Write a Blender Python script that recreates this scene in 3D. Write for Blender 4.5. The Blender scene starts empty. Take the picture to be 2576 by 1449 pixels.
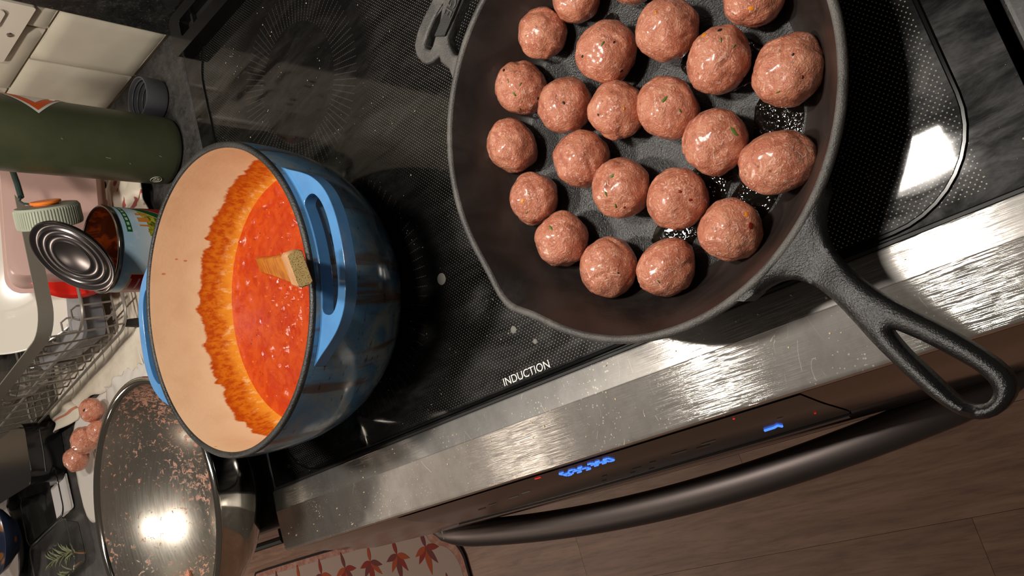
import bpy, bmesh, math, random
from mathutils import Vector, Matrix, Quaternion, noise as mn
from mathutils.bvhtree import BVHTree
random.seed(7)
PI = math.pi
SC = bpy.context.scene
COL = SC.collection

# ------------------------------------------------------------------ camera
cam_d = bpy.data.cameras.new('camera')
cam_d.sensor_fit = 'HORIZONTAL'; cam_d.sensor_width = 36.0
cam_d.lens = 36.0 * 2111.4 / 2576.0
cam_d.clip_start = 0.01
cam = bpy.data.objects.new('camera', cam_d); COL.objects.link(cam)
R0 = (0.7000369665, -0.2761449782, -0.6585531083)
R1 = (-0.3589695955, -0.9332981251, 0.0097693013)
R2 = (-0.6173241248, 0.2295616709, -0.7524708395)
cam.matrix_world = Matrix(((R0[0], -R1[0], -R2[0], 0.4264), (R0[1], -R1[1], -R2[1], -0.0729),
                           (R0[2], -R1[2], -R2[2], 0.5065), (0, 0, 0, 1)))
SC.camera = cam

# ------------------------------------------------------------------ light and exposure
SC.view_settings.view_transform = 'Standard'
SC.view_settings.look = 'None'
SC.view_settings.exposure = 0.0
SC.view_settings.gamma = 1.0
SC.view_settings.use_curve_mapping = False
W = bpy.data.worlds.new('world'); SC.world = W; W.use_nodes = True
W.node_tree.nodes['Background'].inputs[0].default_value = (1.0, 0.86, 0.74, 1)
W.node_tree.nodes['Background'].inputs[1].default_value = 0.08

def area(name, loc, sx, sy, power, col, target=None, spread=PI):
    d = bpy.data.lights.new(name, 'AREA'); d.shape = 'RECTANGLE'; d.size = sx; d.size_y = sy
    d.energy = power; d.color = col; d.spread = spread
    o = bpy.data.objects.new(name, d); COL.objects.link(o); o.location = loc
    if target is not None:
        o.rotation_euler = (Vector(target) - Vector(loc)).to_track_quat('-Z', 'Y').to_euler()
    return o
area('hood_lamp_light', (-0.30, 0.225, 0.82), 0.115, 0.06, 4.9, (1.0, 0.93, 0.84))
area('hood_lamp_light', (0.135, 0.225, 0.82), 0.115, 0.06, 4.9, (1.0, 0.93, 0.84))
area('unseen_room_light', (-2.75, -0.45, 1.50), 0.5, 0.5, 22.0, (1.0, 0.85, 0.71))  # unseen fill added to brighten the floor and left worktop
area('unseen_room_light', (-1.75, -1.30, 1.50), 0.3, 0.3, 4.0, (1.0, 0.85, 0.71))

# ------------------------------------------------------------------ materials
def S(r, g, b):
    f = lambda c: (c / 255) / 12.92 if c / 255 <= 0.04045 else ((c / 255 + 0.055) / 1.055) ** 2.4
    return (f(r), f(g), f(b), 1.0)

class NT:
    def __init__(s, name):
        s.m = bpy.data.materials.new(name); s.m.use_nodes = True
        s.t = s.m.node_tree; s.b = s.t.nodes['Principled BSDF']
    def n(s, typ, **kw):
        nd = s.t.nodes.new(typ)
        for k, v in kw.items():
            if k.startswith('i_'):
                key = k[2:]; key = int(key) if key.isdigit() else key
                s.put(nd.inputs[key], v)
            else: setattr(nd, k, v)
        return nd
    def put(s, sock, v):
        if hasattr(v, 'links') or isinstance(v, bpy.types.NodeSocket): s.t.links.new(v, sock)
        else: sock.default_value = v
    def math(s, op, a, b=0.0, c=0.0, clamp=False):
        nd = s.n('ShaderNodeMath', operation=op, use_clamp=clamp)
        s.put(nd.inputs[0], a); s.put(nd.inputs[1], b); s.put(nd.inputs[2], c)
        return nd.outputs[0]
    def mix(s, fac, a, b):
        nd = s.n('ShaderNodeMix', data_type='RGBA')
        s.put(nd.inputs[0], fac); s.put(nd.inputs[6], a); s.put(nd.inputs[7], b)
        return nd.outputs[2]
    def coord(s, kind='Object', scale=None):
        tc = s.n('ShaderNodeTexCoord').outputs[kind]
        if scale is None: return tc
        return s.n('ShaderNodeMapping', i_Vector=tc, i_Scale=scale).outputs[0]
    def noise(s, vec, scale, detail=3, rough=0.55, dist=0.0):
        nd = s.n('ShaderNodeTexNoise'); s.put(nd.inputs['Vector'], vec)
        nd.inputs['Scale'].default_value = scale; nd.inputs['Detail'].default_value = detail
        nd.inputs['Roughness'].default_value = rough; nd.inputs['Distortion'].default_value = dist
        return nd.outputs['Fac']
    def voro(s, vec, scale, feature='F1', rnd=1.0):
        nd = s.n('ShaderNodeTexVoronoi', feature=feature); s.put(nd.inputs['Vector'], vec)
        nd.inputs['Scale'].default_value = scale; nd.inputs['Randomness'].default_value = rnd
        return nd
    def ramp(s, fac, *stops):
        nd = s.n('ShaderNodeMapRange', interpolation_type='SMOOTHSTEP') if len(stops) == 2 and not hasattr(stops[0][1], '__len__') else None
        if nd:
            s.put(nd.inputs[0], fac); nd.inputs[1].default_value = stops[0][0]; nd.inputs[2].default_value = stops[1][0]
            nd.inputs[3].default_value = stops[0][1]; nd.inputs[4].default_value = stops[1][1]
            return nd.outputs[0]
        nd = s.n('ShaderNodeValToRGB'); s.put(nd.inputs[0], fac); el = nd.color_ramp.elements
        while len(el) < len(stops): el.new(0.5)
        for e, (p, c) in zip(el, stops): e.position = p; e.color = c
        return nd.outputs[0]
    def bump(s, h, strength=0.3, dist=0.001):
        nd = s.n('ShaderNodeBump'); s.put(nd.inputs['Height'], h)
        nd.inputs['Strength'].default_value = strength; nd.inputs['Distance'].default_value = dist
        s.t.links.new(nd.outputs[0], s.b.inputs['Normal']); return nd
    def set(s, **kw):
        for k, v in kw.items(): s.put(s.b.inputs[k.replace('_', ' ')], v)
        return s.m

def mat(name, col, rough=0.5, metal=0.0, var=None, bump=None, spec=0.5, trans=0.0, coat=0.0, emit=None, rvar=None, ior=1.45):
    """col or two-colour noise (var = scale, col2), fine bump (scale, strength, dist)"""
    t = NT(name); c = t.coord()
    base = col
    if var:
        f = t.ramp(t.noise(c, var[0], 4), (0.35, 0.0), (0.68, 1.0)); base = t.mix(f, col, var[1])
    t.set(Base_Color=base, Roughness=rough, Metallic=metal, IOR=ior)
    t.b.inputs['Specular IOR Level'].default_value = spec
    if trans: t.b.inputs['Transmission Weight'].default_value = trans
    if coat: t.b.inputs['Coat Weight'].default_value = coat; t.b.inputs['Coat Roughness'].default_value = 0.06
    if emit: t.b.inputs['Emission Color'].default_value = emit[0]; t.b.inputs['Emission Strength'].default_value = emit[1]
    if rvar: t.put(t.b.inputs['Roughness'], t.ramp(t.noise(c, rvar[0], 4), (0.3, rvar[1]), (0.7, rvar[2])))
    if bump: t.bump(t.noise(c, bump[0], 3), bump[1], bump[2])
    return t.m

# ------------------------------------------------------------------ mesh building
class MB:
    def __init__(s): s.v = []; s.f = []; s.uv = None
    def add(s, v, f):
        o = len(s.v); s.v += [tuple(p) for p in v]; s.f += [tuple(i + o for i in q) for q in f]; return s
    def box(s, lo, hi, M=None):
        x0, y0, z0 = lo; x1, y1, z1 = hi
        v = [Vector(p) for p in ((x0,y0,z0),(x1,y0,z0),(x1,y1,z0),(x0,y1,z0),(x0,y0,z1),(x1,y0,z1),(x1,y1,z1),(x0,y1,z1))]
        if M is not None: v = [M @ p for p in v]
        return s.add(v, [(0,3,2,1),(4,5,6,7),(0,1,5,4),(1,2,6,5),(2,3,7,6),(3,0,4,7)])
    def lathe(s, prof, seg=48, c=(0, 0, 0), rf=None, M=None, cap=False):
        v = []; f = []; n = len(prof)
        for k in range(seg):
            a = 2 * PI * k / seg
            for r, z in prof:
                rr, zz = rf(r, z, a) if rf else (r, z)
                p = Vector((rr * math.cos(a) + c[0], rr * math.sin(a) + c[1], zz + c[2]))
                v.append(M @ p if M is not None else p)
        for k in range(seg):
            k2 = (k + 1) % seg
            for i in range(n - 1):
                f.append((k*n+i, k2*n+i, k2*n+i+1, k*n+i+1))
        return s.add(v, f)
    def tube(s, pts, rad, seg=8, closed=False, flat=None, up=(0, 0, 1)):
        """sweep; flat=(a,b) gives an elliptical section: a across, b along the up direction"""
        P = [Vector(p) for p in pts]; n = len(P); v = []; f = []
        for i in range(n):
            if closed: t = P[(i+1) % n] - P[i-1]
            else: t = P[min(i+1, n-1)] - P[max(i-1, 0)]
            t.normalize(); u = Vector(up)
            if abs(t.dot(u)) > 0.95: u = Vector((1, 0, 0)) if abs(t.x) < 0.9 else Vector((0, 1, 0))
            a = t.cross(u).normalized(); b = a.cross(t).normalized()
            r = rad[i] if hasattr(rad, '__len__') else rad
            ra, rb = (flat[0] * r, flat[1] * r) if flat else (r, r)
            for k in range(seg):
                q = 2 * PI * k / seg
                v.append(P[i] + a * ra * math.cos(q) + b * rb * math.sin(q))
        m = n if closed else n - 1
        for i in range(m):
            j = (i + 1) % n
            for k in range(seg):
                k2 = (k + 1) % seg
                f.append((i*seg+k, i*seg+k2, j*seg+k2, j*seg+k))
        if not closed:
            f.append(tuple(range(seg-1, -1, -1))); f.append(tuple((n-1)*seg+k for k in range(seg)))
        return s.add(v, f)
    def grid(s, fn, nu, nv):
        v = [fn(i / nu, j / nv) for i in range(nu+1) for j in range(nv+1)]
        f = [(i*(nv+1)+j, (i+1)*(nv+1)+j, (i+1)*(nv+1)+j+1, i*(nv+1)+j+1) for i in range(nu) for j in range(nv)]
        return s.add(v, f)
    def prism(s, outline, z0, z1, holes=(), zf=None):
        bm = bmesh.new(); es = []
        for loop in (outline,) + tuple(holes):
            vs = [bm.verts.new((p[0], p[1], 0)) for p in loop]
            es += [bm.edges.new((vs[i], vs[(i+1) % len(vs)])) for i in range(len(vs))]
        bmesh.ops.triangle_fill(bm, use_beauty=True, use_dissolve=False, edges=es)
        r = bmesh.ops.extrude_face_region(bm, geom=bm.faces[:])
        for e in r['geom']:
            if isinstance(e, bmesh.types.BMVert): e.co.z = 1.0
        bmesh.ops.recalc_face_normals(bm, faces=bm.faces[:])
        bm.verts.index_update()
        for q in bm.verts:
            if zf: q.co.z = zf(q.co.x, q.co.y, q.co.z > 0.5)
            else: q.co.z = z1 if q.co.z > 0.5 else z0
        s.add([q.co.copy() for q in bm.verts], [[q.index for q in f.verts] for f in bm.faces]); bm.free(); return s
    def ico(s, c, r, sub=1, M=None):
        bm = bmesh.new(); bmesh.ops.create_icosphere(bm, subdivisions=sub, radius=1.0); bm.verts.index_update()
        rr = r if hasattr(r, '__len__') else (r, r, r)
        v = [Vector((q.co.x*rr[0], q.co.y*rr[1], q.co.z*rr[2])) for q in bm.verts]
        if M is not None: v = [M @ p for p in v]
        s.add([p + Vector(c) for p in v], [[q.index for q in f.verts] for f in bm.faces]); bm.free(); return s
    def mesh(s, name, m, smooth=35):
        me = bpy.data.meshes.new(name); me.from_pydata(s.v, [], s.f)
        bm = bmesh.new(); bm.from_mesh(me)
        bmesh.ops.remove_doubles(bm, verts=bm.verts[:], dist=1e-6)
        bmesh.ops.recalc_face_normals(bm, faces=bm.faces[:]); bm.to_mesh(me); bm.free()
        if m is not None: me.materials.append(m)
        if smooth:
            me.polygons.foreach_set('use_smooth', [True] * len(me.polygons)); me.set_sharp_from_angle(angle=math.radians(smooth))
        return me

def link(name, me, parent=None, loc=None, rot=None):
    o = bpy.data.objects.new(name, me); COL.objects.link(o)
    if parent is not None: o.parent = parent
    if loc is not None: o.location = loc
    if rot is not None: o.rotation_euler = rot
    return o
def part(name, mb, m, parent=None, smooth=35, bevel=None, seg=2, loc=None, rot=None, sub=0, label=None):
    o = link(name, mb.mesh(name, m, smooth) if isinstance(mb, MB) else mb, parent, loc, rot)
    if bevel:
        b = o.modifiers.new('bevel', 'BEVEL'); b.width = bevel; b.segments = seg; b.limit_method = 'ANGLE'; b.angle_limit = math.radians(40)
    if sub:
        q = o.modifiers.new('sub', 'SUBSURF'); q.levels = q.render_levels = sub
    if label: o['label'] = label
    return o
def tag(o, label, cat, group=None, kind=None):
    o['label'] = label; o['category'] = cat
    if group: o['group'] = group
    if kind: o['kind'] = kind
    return o
def thing(name, label, cat, loc=(0, 0, 0), rot=(0, 0, 0), group=None):
    o = link(name, None, None, loc, rot); o.empty_display_size = 0.05
    return tag(o, label, cat, group)
def struct(o): o['kind'] = 'structure'; return o
def text_mesh(txt, size, depth, m, align='CENTER'):
    cu = bpy.data.curves.new('txt', 'FONT'); cu.body = txt; cu.size = size; cu.extrude = depth; cu.align_x = align
    o = bpy.data.objects.new('txt', cu); COL.objects.link(o)
    bpy.context.view_layer.update()
    me = bpy.data.meshes.new_from_object(o.evaluated_get(bpy.context.evaluated_depsgraph_get()))
    bpy.data.objects.remove(o); bpy.data.curves.remove(cu)
    me.materials.clear(); me.materials.append(m); return me
def rrect(x0, y0, x1, y1, r, n=8):
    out = []
    for cx, cy, a0 in ((x1-r, y1-r, 0), (x0+r, y1-r, 90), (x0+r, y0+r, 180), (x1-r, y0+r, 270)):
        for k in range(n+1):
            a = math.radians(a0 + 90 * k / n); out.append((cx + r*math.cos(a), cy + r*math.sin(a)))
    return out

# shared plain materials
M_black_gloss = mat('black_gloss', S(14, 13, 13), 0.12)
M_black_matte = mat('black_matte', S(22, 21, 21), 0.5)
M_steel = mat('steel', S(176, 172, 165), 0.18, 1.0)
M_white_cer = mat('white_ceramic', S(226, 220, 208), 0.12, coat=0.3)
M_black_counter = None

# ================================================================== SETTING
# floor of wood look planks
def m_plank():
    t = NT('wood_plank'); c = t.coord('Object', (1.0, 9.0, 1.0))
    oi = t.n('ShaderNodeObjectInfo')
    sh = t.n('ShaderNodeVectorMath', operation='ADD'); t.put(sh.inputs[0], c)
    rr = t.n('ShaderNodeVectorMath', operation='SCALE'); t.put(rr.inputs[0], (17.0, 5.0, 3.0)); t.put(rr.inputs['Scale'], oi.outputs['Random'])
    t.put(sh.inputs[1], rr.outputs[0])
    n1 = t.noise(sh.outputs[0], 3.2, 6, 0.62, 1.6); n2 = t.noise(sh.outputs[0], 22, 3)
    col = t.ramp(n1, (0.30, S(136, 104, 88)), (0.5, S(166, 130, 110)), (0.72, S(184, 148, 126)))
    col = t.mix(t.ramp(n2, (0.45, 0.0), (0.75, 0.35)), col, S(96, 70, 56))
    br = t.n('ShaderNodeHueSaturation', i_Color=col); t.put(br.inputs['Value'], t.math('MULTIPLY_ADD', oi.outputs['Random'], 0.22, 0.88))
    t.set(Base_Color=br.outputs[0], Roughness=0.5); t.bump(n1, 0.12, 0.001); return t.m
MP = m_plank()
floor = struct(part('floor', MB().box((-3.2, -2.2, -0.96), (1.6, 0.6, -0.928)), mat('underlay', S(70, 52, 43), 0.8), smooth=0))
PW, PL = 0.15, 1.2
pm = MB().box((0, 0, -0.008), (PL - 0.0006, PW - 0.0006, 0)).mesh('plank', MP, 0)
j = 0
y = -1.95
while y < 0.15:
    x = -3.1 + (j * 0.43) % PL - PL
    while x < 1.3:
        link('plank', pm, floor, (x, y, -0.92)); x += PL
    y += PW; j += 1

# back wall with pale square tiles left of the range, black stone slab behind the range
M_grout = mat('grout', S(196, 182, 158), 0.85)
wall = struct(part('wall_back', MB().box((-3.2, 0.583, -0.95), (1.6, 0.68, 1.0)), M_grout, smooth=0))
M_tile = mat('tile_glaze', S(206, 198, 178), 0.28, var=(7, S(192, 182, 166)), bump=(9, 0.35, 0.004), spec=0.4)
TW, TH = 0.136, 0.126
def tile_mesh(w, h):
    def fn(u, v):
        x = w * u; z = h * v; e = min(u*w, (1-u)*w, v*h, (1-v)*h)
        return (x, -0.009 + 0.0032 * (1 - min(1, e / 0.007)) ** 2 + 0.0007 * mn.noise(Vector((x*22 + w*91, z*22, h*50))), z)
    mb = MB().grid(fn, 14, 14)
    mb.box((0, -0.0058, 0), (w, 0.0, h)); return mb.mesh('tile', M_tile, 50)
tmesh = {}
def put_tile(x0, x1, z0, z1):
    k = (round(x1-x0, 4), round(z1-z0, 4))
    if k not in tmesh: tmesh[k] = tile_mesh(*k)
    link('tile', tmesh[k], wall, (x0, 0.584, z0))
for row in range(6):
    z0 = 0.002 + row * TH
    xr = -0.398; edge = -0.506 if row % 2 == 0 else -0.443
    x1 = xr
    while x1 > -2.6:
        x0 = edge if x1 == xr else x1 - TW
        put_tile(x0 + 0.0015, x1 - 0.0015, z0, z0 + TH - 0.003); x1 = x0
def m_stone(name, lo, hi, rough):
    t = NT(name); c = t.coord()
    n = t.noise(c, 60, 8, 0.75); n2 = t.noise(c, 420, 3, 0.6); n3 = t.noise(c, 9, 5, 0.65, 1.5)
    col = t.ramp(n, (0.36, lo), (0.55, hi), (0.80, S(76, 75, 74)))
    col = t.mix(t.ramp(n2, (0.58, 0.0), (0.72, 0.5)), col, S(104, 100, 96))
    col = t.mix(t.ramp(n3, (0.5, 0.0), (0.7, 0.5)), col, lo)
    t.set(Base_Color=col, Roughness=rough); t.bump(n2, 0.06, 0.0006); return t.m
M_slab = m_stone('black_stone', S(14, 14, 14), S(32, 33, 32), 0.32)
part('stone_slab', MB().box((-0.398, 0.572, -0.02), (1.5, 0.584, 0.95)), M_slab, wall, smooth=0, bevel=0.002, label='black speckled stone slab behind the range')
M_counter = m_stone('dark_laminate', S(32, 31, 31), S(58, 56, 54), 0.42)
# outlet cover plate high on the tiles
M_plate_w = mat('outlet_plastic', S(214, 204, 188), 0.35)
ol = thing('outlet_cover', 'pale wall outlet cover plate on the tiles above the green bottle', 'outlet', (-0.456, 0.5755, 0.213))
part('cover_plate', MB().prism(rrect(-0.057, -0.060, 0.057, 0.060, 0.004), 0, 0.005), M_plate_w, ol, bevel=0.0018, rot=(PI/2, 0, 0))
for sx in (-0.026, 0.026):
    part('socket_insert', MB().prism(rrect(sx-0.017, -0.034, sx+0.017, 0.034, 0.006), 0.004, 0.0075), M_plate_w, ol, bevel=0.0012, rot=(PI/2, 0, 0))
    part('socket_slot', MB().box((sx-0.008, -0.0085, 0.008), (sx-0.005, -0.0070, 0.018)).box((sx+0.005, -0.0085, 0.008), (sx+0.008, -0.0070, 0.018)), M_black_matte, ol, smooth=0)
for sz in (-0.050, 0.050):
    part('screw', MB().lathe([(0, 0.0070), (0.003, 0.0064), (0.0036, 0.0048), (0.0, 0.0048)], 12), M_steel, ol, rot=(PI/2, 0, 0), loc=(0, 0, sz))

# worktops and cabinets either side of the range
wt = thing('worktop', 'dark speckled laminate worktop left of the range', 'worktop', (-1.7, 0.27, -0.003))
part('slab', MB().box((-1.35, -0.306, -0.036), (1.311, 0.3125, 0.0)), M_counter, wt, smooth=0, bevel=0.004, seg=3)
wt2 = thing('worktop', 'dark speckled worktop right of the range under the grey plate', 'worktop', (0.8, 0.27, -0.003))
part('slab', MB().box((-0.413, -0.306, -0.036), (0.6, 0.304, 0.0)), M_counter, wt2, smooth=0, bevel=0.004, seg=3)
M_cab = mat('cabinet_wood', S(120, 84, 66), 0.3, var=(14, S(98, 68, 54)))
for nm, x0, x1, lb in (('base_cabinet', -2.9, -0.391, 'brown base cabinet under the left worktop beneath the steel bowl'), ('base_cabinet', 0.392, 1.35, 'brown base cabinet under the right worktop')):
    cb = thing(nm, lb, 'cabinet', (x0, 0.0, -0.92))
    w = x1 - x0
    part('carcass', MB().box((0, 0.0, 0.09), (w, 0.57, 0.88)), mat('cabinet_inside', S(34, 26, 22), 0.6), cb, smooth=0)
    part('plinth', MB().box((0, 0.05, 0.0), (w, 0.55, 0.09)), M_black_matte, cb, smooth=0)
    n = max(1, round(w / 0.6)); dw = w / n
    for k in range(n):
        d = part('drawer', MB().box((k*dw + 0.003, -0.022, 0.735), ((k+1)*dw - 0.003, 0.0, 0.855)), M_cab, cb, smooth=0, bevel=0.003)
        part('handle', MB().tube([(k*dw + dw*0.3, -0.024, 0.80), (k*dw + dw*0.3, -0.045, 0.80), (k*dw + dw*0.7, -0.045, 0.80), (k*dw + dw*0.7, -0.024, 0.80)], 0.005), M_black_matte, d)
        part('door', MB().box((k*dw + 0.003, -0.022, 0.10), ((k+1)*dw - 0.003, 0.0, 0.715)), M_cab, cb, smooth=0, bevel=0.003)

# ================================================================== RANGE
rg = thing('induction_range', 'black glass induction range with a stainless front edge and curved oven handle', 'range', (0, 0.27, -0.92))
def rp(name, mb, m, **k):
    o = part(name, mb, m, rg, **k); o.location = Vector(o.location) - Vector((0, 0.27, -0.92)); return o
M_bst = NT('black_stainless')
_c = M_bst.coord('Object', (4, 300, 300)); _n = M_bst.noise(_c, 3, 3)
M_bst.set(Base_Color=S(118, 104, 96), Metallic=1.0, Roughness=M_bst.ramp(_n, (0.2, 0.13), (0.8, 0.2))); M_bst = M_bst.m
rp('body', MB().box((-0.378, -0.055, -0.905), (0.378, 0.560, -0.014)), mat('range_side', S(28, 27, 27), 0.4), smooth=0)
def m_glass():
    t = NT('cooktop_glass'); co = t.coord()            # object origin moved to cooktop centre line: x, y from range centre
    sep = t.n('ShaderNodeSeparateXYZ', i_Vector=co); x = sep.outputs[0]; y = t.math('ADD', sep.outputs[1], 0.27)
    # staggered frit dots
    pitch = 0.0034
    def near(off):
        u = t.math('SUBTRACT', t.math('FRACT', t.math('ADD', t.math('DIVIDE', x, pitch), off)), 0.5)
        v = t.math('SUBTRACT', t.math('FRACT', t.math('ADD', t.math('DIVIDE', y, pitch * 1.2), off)), 0.5)
        v = t.math('MULTIPLY', v, 1.2)
        return t.math('SQRT', t.math('ADD', t.math('MULTIPLY', u, u), t.math('MULTIPLY', v, v)))
    dot = t.math('LESS_THAN', t.math('MINIMUM', near(0.0), near(0.5)), 0.128)
    mask = None; ticks = None
    for cx, cy, r in ((-0.186, 0.384, 0.104), (-0.196, 0.150, 0.128), (0.19, 0.384, 0.104), (0.19, 0.142, 0.104)):
        dx = t.math('SUBTRACT', x, cx); dy = t.math('SUBTRACT', y, cy)
        d = t.math('SQRT', t.math('ADD', t.math('MULTIPLY', dx, dx), t.math('MULTIPLY', dy, dy)))
        o = t.ramp(d, (r * 1.02, 0.0), (r * 1.32, 1.0)); mask = o if mask is None else t.math('MULTIPLY', mask, o)
        a = t.math('MULTIPLY', t.math('ARCTAN2', dy, dx), 84 / (2 * PI))
        s_ = t.math('ABSOLUTE', t.math('SUBTRACT', t.math('FRACT', a), 0.5))
        thin = t.math('LESS_THAN', t.math('MULTIPLY', s_, d), 0.00042 / (2 * PI) * 84)
        ring = t.math('MULTIPLY', t.math('GREATER_THAN', d, r * 0.60), t.math('LESS_THAN', d, r * 0.93))
        dash = t.math('GREATER_THAN', t.math('FRACT', t.math('MULTIPLY', d, 360.0)), 0.35)
        tk = t.math('MULTIPLY', t.math('MULTIPLY', thin, ring), dash); ticks = tk if ticks is None else t.math('MAXIMUM', ticks, tk)
    inb = t.math('MULTIPLY', t.math('LESS_THAN', t.math('ABSOLUTE', x), 0.348), t.math('MULTIPLY', t.math('GREATER_THAN', y, 0.010), t.math('LESS_THAN', y, 0.526)))
    dot = t.math('MULTIPLY', t.math('MULTIPLY', dot, mask), inb)
    # dust and crumbs
    vo = t.voro(co, 170); sp = t.math('LESS_THAN', vo.outputs['Distance'], t.ramp(t.noise(co, 30, 2), (0.45, 0.02), (0.75, 0.13)))
    sm = t.noise(t.coord('Object', (1.0, 3.2, 1.0)), 14, 6, 0.7, 0.4)
    col = t.mix(t.ramp(sm, (0.45, 0.0), (0.8, 0.035)), S(11, 10, 10), S(110, 104, 100))
    col = t.mix(t.math('MULTIPLY', ticks, 0.12), col, S(150, 142, 134))
    col = t.mix(t.math('MULTIPLY', dot, t.ramp(x, (-0.25, 0.12), (0.3, 0.68))), col, S(196, 190, 172))  # dots dim to the left: uneven brightness of the light put into the print colour
    col = t.mix(t.math('MULTIPLY', sp, 0.45), col, S(205, 190, 165))
    t.set(Base_Color=col, Roughness=t.ramp(sm, (0.3, 0.03), (0.75, 0.085)))
    t.b.inputs['Specular IOR Level'].default_value = 0.27
    t.put(t.b.inputs['Coat Weight'], t.ramp(sm, (0.36, 0.08), (0.72, 0.62))); t.b.inputs['Coat Roughness'].default_value = 0.42
    return t.m
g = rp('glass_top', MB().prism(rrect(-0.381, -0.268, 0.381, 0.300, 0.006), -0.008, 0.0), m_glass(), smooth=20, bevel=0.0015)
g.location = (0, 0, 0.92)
rp('bead', MB().tube([(p[0], p[1], 0.0002) for p in rrect(-0.352, 0.0065, 0.352, 0.532, 0.058, 10)], 0.0017, 6, closed=True), M_black_gloss, label='raised black bead around the cooking zone')
M_print = mat('white_print', S(238, 238, 236), 0.5)
o = link('lettering', text_mesh('INDUCTION', 0.0092, 0.00008, M_print), rg); o.location = (0.0, 0.0105 - 0.27, 0.9203)
# little ring marks left on the glass
M_res = mat('dried_splash', S(120, 116, 110), 0.6)
for px, py, r in ((-0.062, 0.118, 0.0052), (0.0, 0.050, 0.003), (0.018, 0.034, 0.0022)):
    rp('dried_splash', MB().lathe([(0, 0.0004), (r*0.8, 0.00035), (r, 0.0)], 20, (px, py, 0.0)), M_res)
# rear vent trim
def vprof(sx):
    return [(sx, 0.519, 0.0), (sx, 0.5195, 0.012), (sx, 0.523, 0.018), (sx, 0.534, 0.0185), (sx, 0.5355, 0.010), (sx, 0.556, 0.010), (sx, 0.5575, 0.0185), (sx, 0.569, 0.0185), (sx, 0.571, 0.016), (sx, 0.571, 0.0)]
vb = MB(); ends = [-0.366, -0.350, -0.348, 0.348, 0.350, 0.366]
sol = [(0.519, 0.0), (0.5195, 0.012), (0.523, 0.018), (0.569, 0.0185), (0.571, 0.016), (0.571, 0.0)]
vb.prism(rrect(-0.368, 0.517, 0.368, 0.571, 0.010, 6), -0.001, 0.0185, holes=(rrect(-0.346, 0.5345, 0.346, 0.556, 0.004, 4),))
rp('vent_trim', vb, M_black_gloss, bevel=0.003, seg=3)
rp('vent_floor', MB().box((-0.347, 0.534, 0.001), (0.347, 0.557, 0.006)), M_black_matte, smooth=0)
for k in range(12):
    rp('vent_fin', MB().box((-0.33 + k*0.058, 0.5348, 0.006), (-0.326 + k*0.058, 0.5557, 0.012)), M_black_matte, smooth=0)
# stainless front trim with a long crease
def m_trim():
    t = NT('brushed_steel_trim'); co = t.coord()
    fine2 = t.noise(t.coord('Object', (60, 40, 60)), 1.0, 5, 0.7)
    sep = t.n('ShaderNodeSeparateXYZ', i_Vector=co); y = t.math('ADD', sep.outputs[1], 0.27)
    def hair(sc, off, w, msk):
        mp = t.n('ShaderNodeMapping', i_Vector=co, i_Location=(off, off*2, 0), i_Rotation=(0, 0, off), i_Scale=(1.0, 0.45, 1.0)).outputs[0]
        nn = t.noise(mp, sc, 1, 0.4, 0.6)
        return t.math('MULTIPLY', t.math('LESS_THAN', t.math('ABSOLUTE', t.math('SUBTRACT', nn, 0.5)), w), t.math('GREATER_THAN', t.noise(mp, sc*2.2, 2), msk))
    scr = t.math('MAXIMUM', t.math('MAXIMUM', hair(30, 0.3, 0.0016, 0.60), hair(44, 1.4, 0.0018, 0.62)), hair(62, 2.6, 0.002, 0.62))
    vo = t.voro(co, 300); sp = t.math('LESS_THAN', vo.outputs['Distance'], t.ramp(t.noise(co, 22, 3), (0.42, 0.05), (0.72, 0.22)))
    crease_line = t.math('LESS_THAN', t.math('ABSOLUTE', t.math('ADD', t.math('ADD', y, 0.0212), t.math('MULTIPLY', t.math('SUBTRACT', t.noise(co, 130, 3), 0.5), 0.0022))), 0.0005)  # thin pale line wavering along the crease
    dirt_and_crease = t.math('MAXIMUM', t.math('MAXIMUM', t.math('MULTIPLY', scr, 0.45), t.math('MULTIPLY', sp, 0.5)), t.math('MULTIPLY', crease_line, 0.7))
    base = t.mix(t.ramp(fine2, (0.35, 0.0), (0.75, 0.6)), S(222, 218, 212), S(190, 184, 178))
    t.set(Base_Color=t.mix(dirt_and_crease, base, S(226, 216, 196)), Metallic=t.math('SUBTRACT', 1.0, t.math('MULTIPLY', dirt_and_crease, 0.85)))
    t.set(Roughness=0.46)
    # brushing along x: micro lines tilt the normal to and fro in y only, so mirror images smear across the strip
    g = t.math('SUBTRACT', t.noise(t.coord('Object', (30, 13000, 1)), 1.0, 1, 0.5), 0.5)
    off = t.n('ShaderNodeCombineXYZ'); t.put(off.inputs[1], t.math('MULTIPLY', g, 2.0))
    geo = t.n('ShaderNodeNewGeometry'); ad = t.n('ShaderNodeVectorMath', operation='ADD'); t.put(ad.inputs[0], geo.outputs['Normal']); t.put(ad.inputs[1], off.outputs[0])
    nn = t.n('ShaderNodeVectorMath', operation='NORMALIZE'); t.put(nn.inputs[0], ad.outputs[0])
    gl = t.n('ShaderNodeBsdfGlossy'); t.put(gl.inputs['Color'], base); gl.inputs['Roughness'].default_value = 0.10; t.put(gl.inputs['Normal'], nn.outputs[0])
    mx = t.n('ShaderNodeMixShader'); t.put(mx.inputs[0], t.math('MULTIPLY', t.math('SUBTRACT', 1.0, dirt_and_crease), 0.64)); t.put(mx.inputs[1], t.b.outputs[0]); t.put(mx.inputs[2], gl.outputs[0])
    t.t.links.new(mx.outputs[0], t.t.nodes['Material Output'].inputs['Surface'])
    return t.m
prof = [(0.0006, 0.0002), (0.0002, 0.0024), (-0.0010, 0.0030), (-0.0205, 0.0038), (-0.0212, 0.0041), (-0.0219, 0.0038), (-0.0595, 0.0029), (-0.0620, 0.0019), (-0.0632, -0.0006), (-0.0634, -0.0060), (-0.058, -0.0065)]
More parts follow.
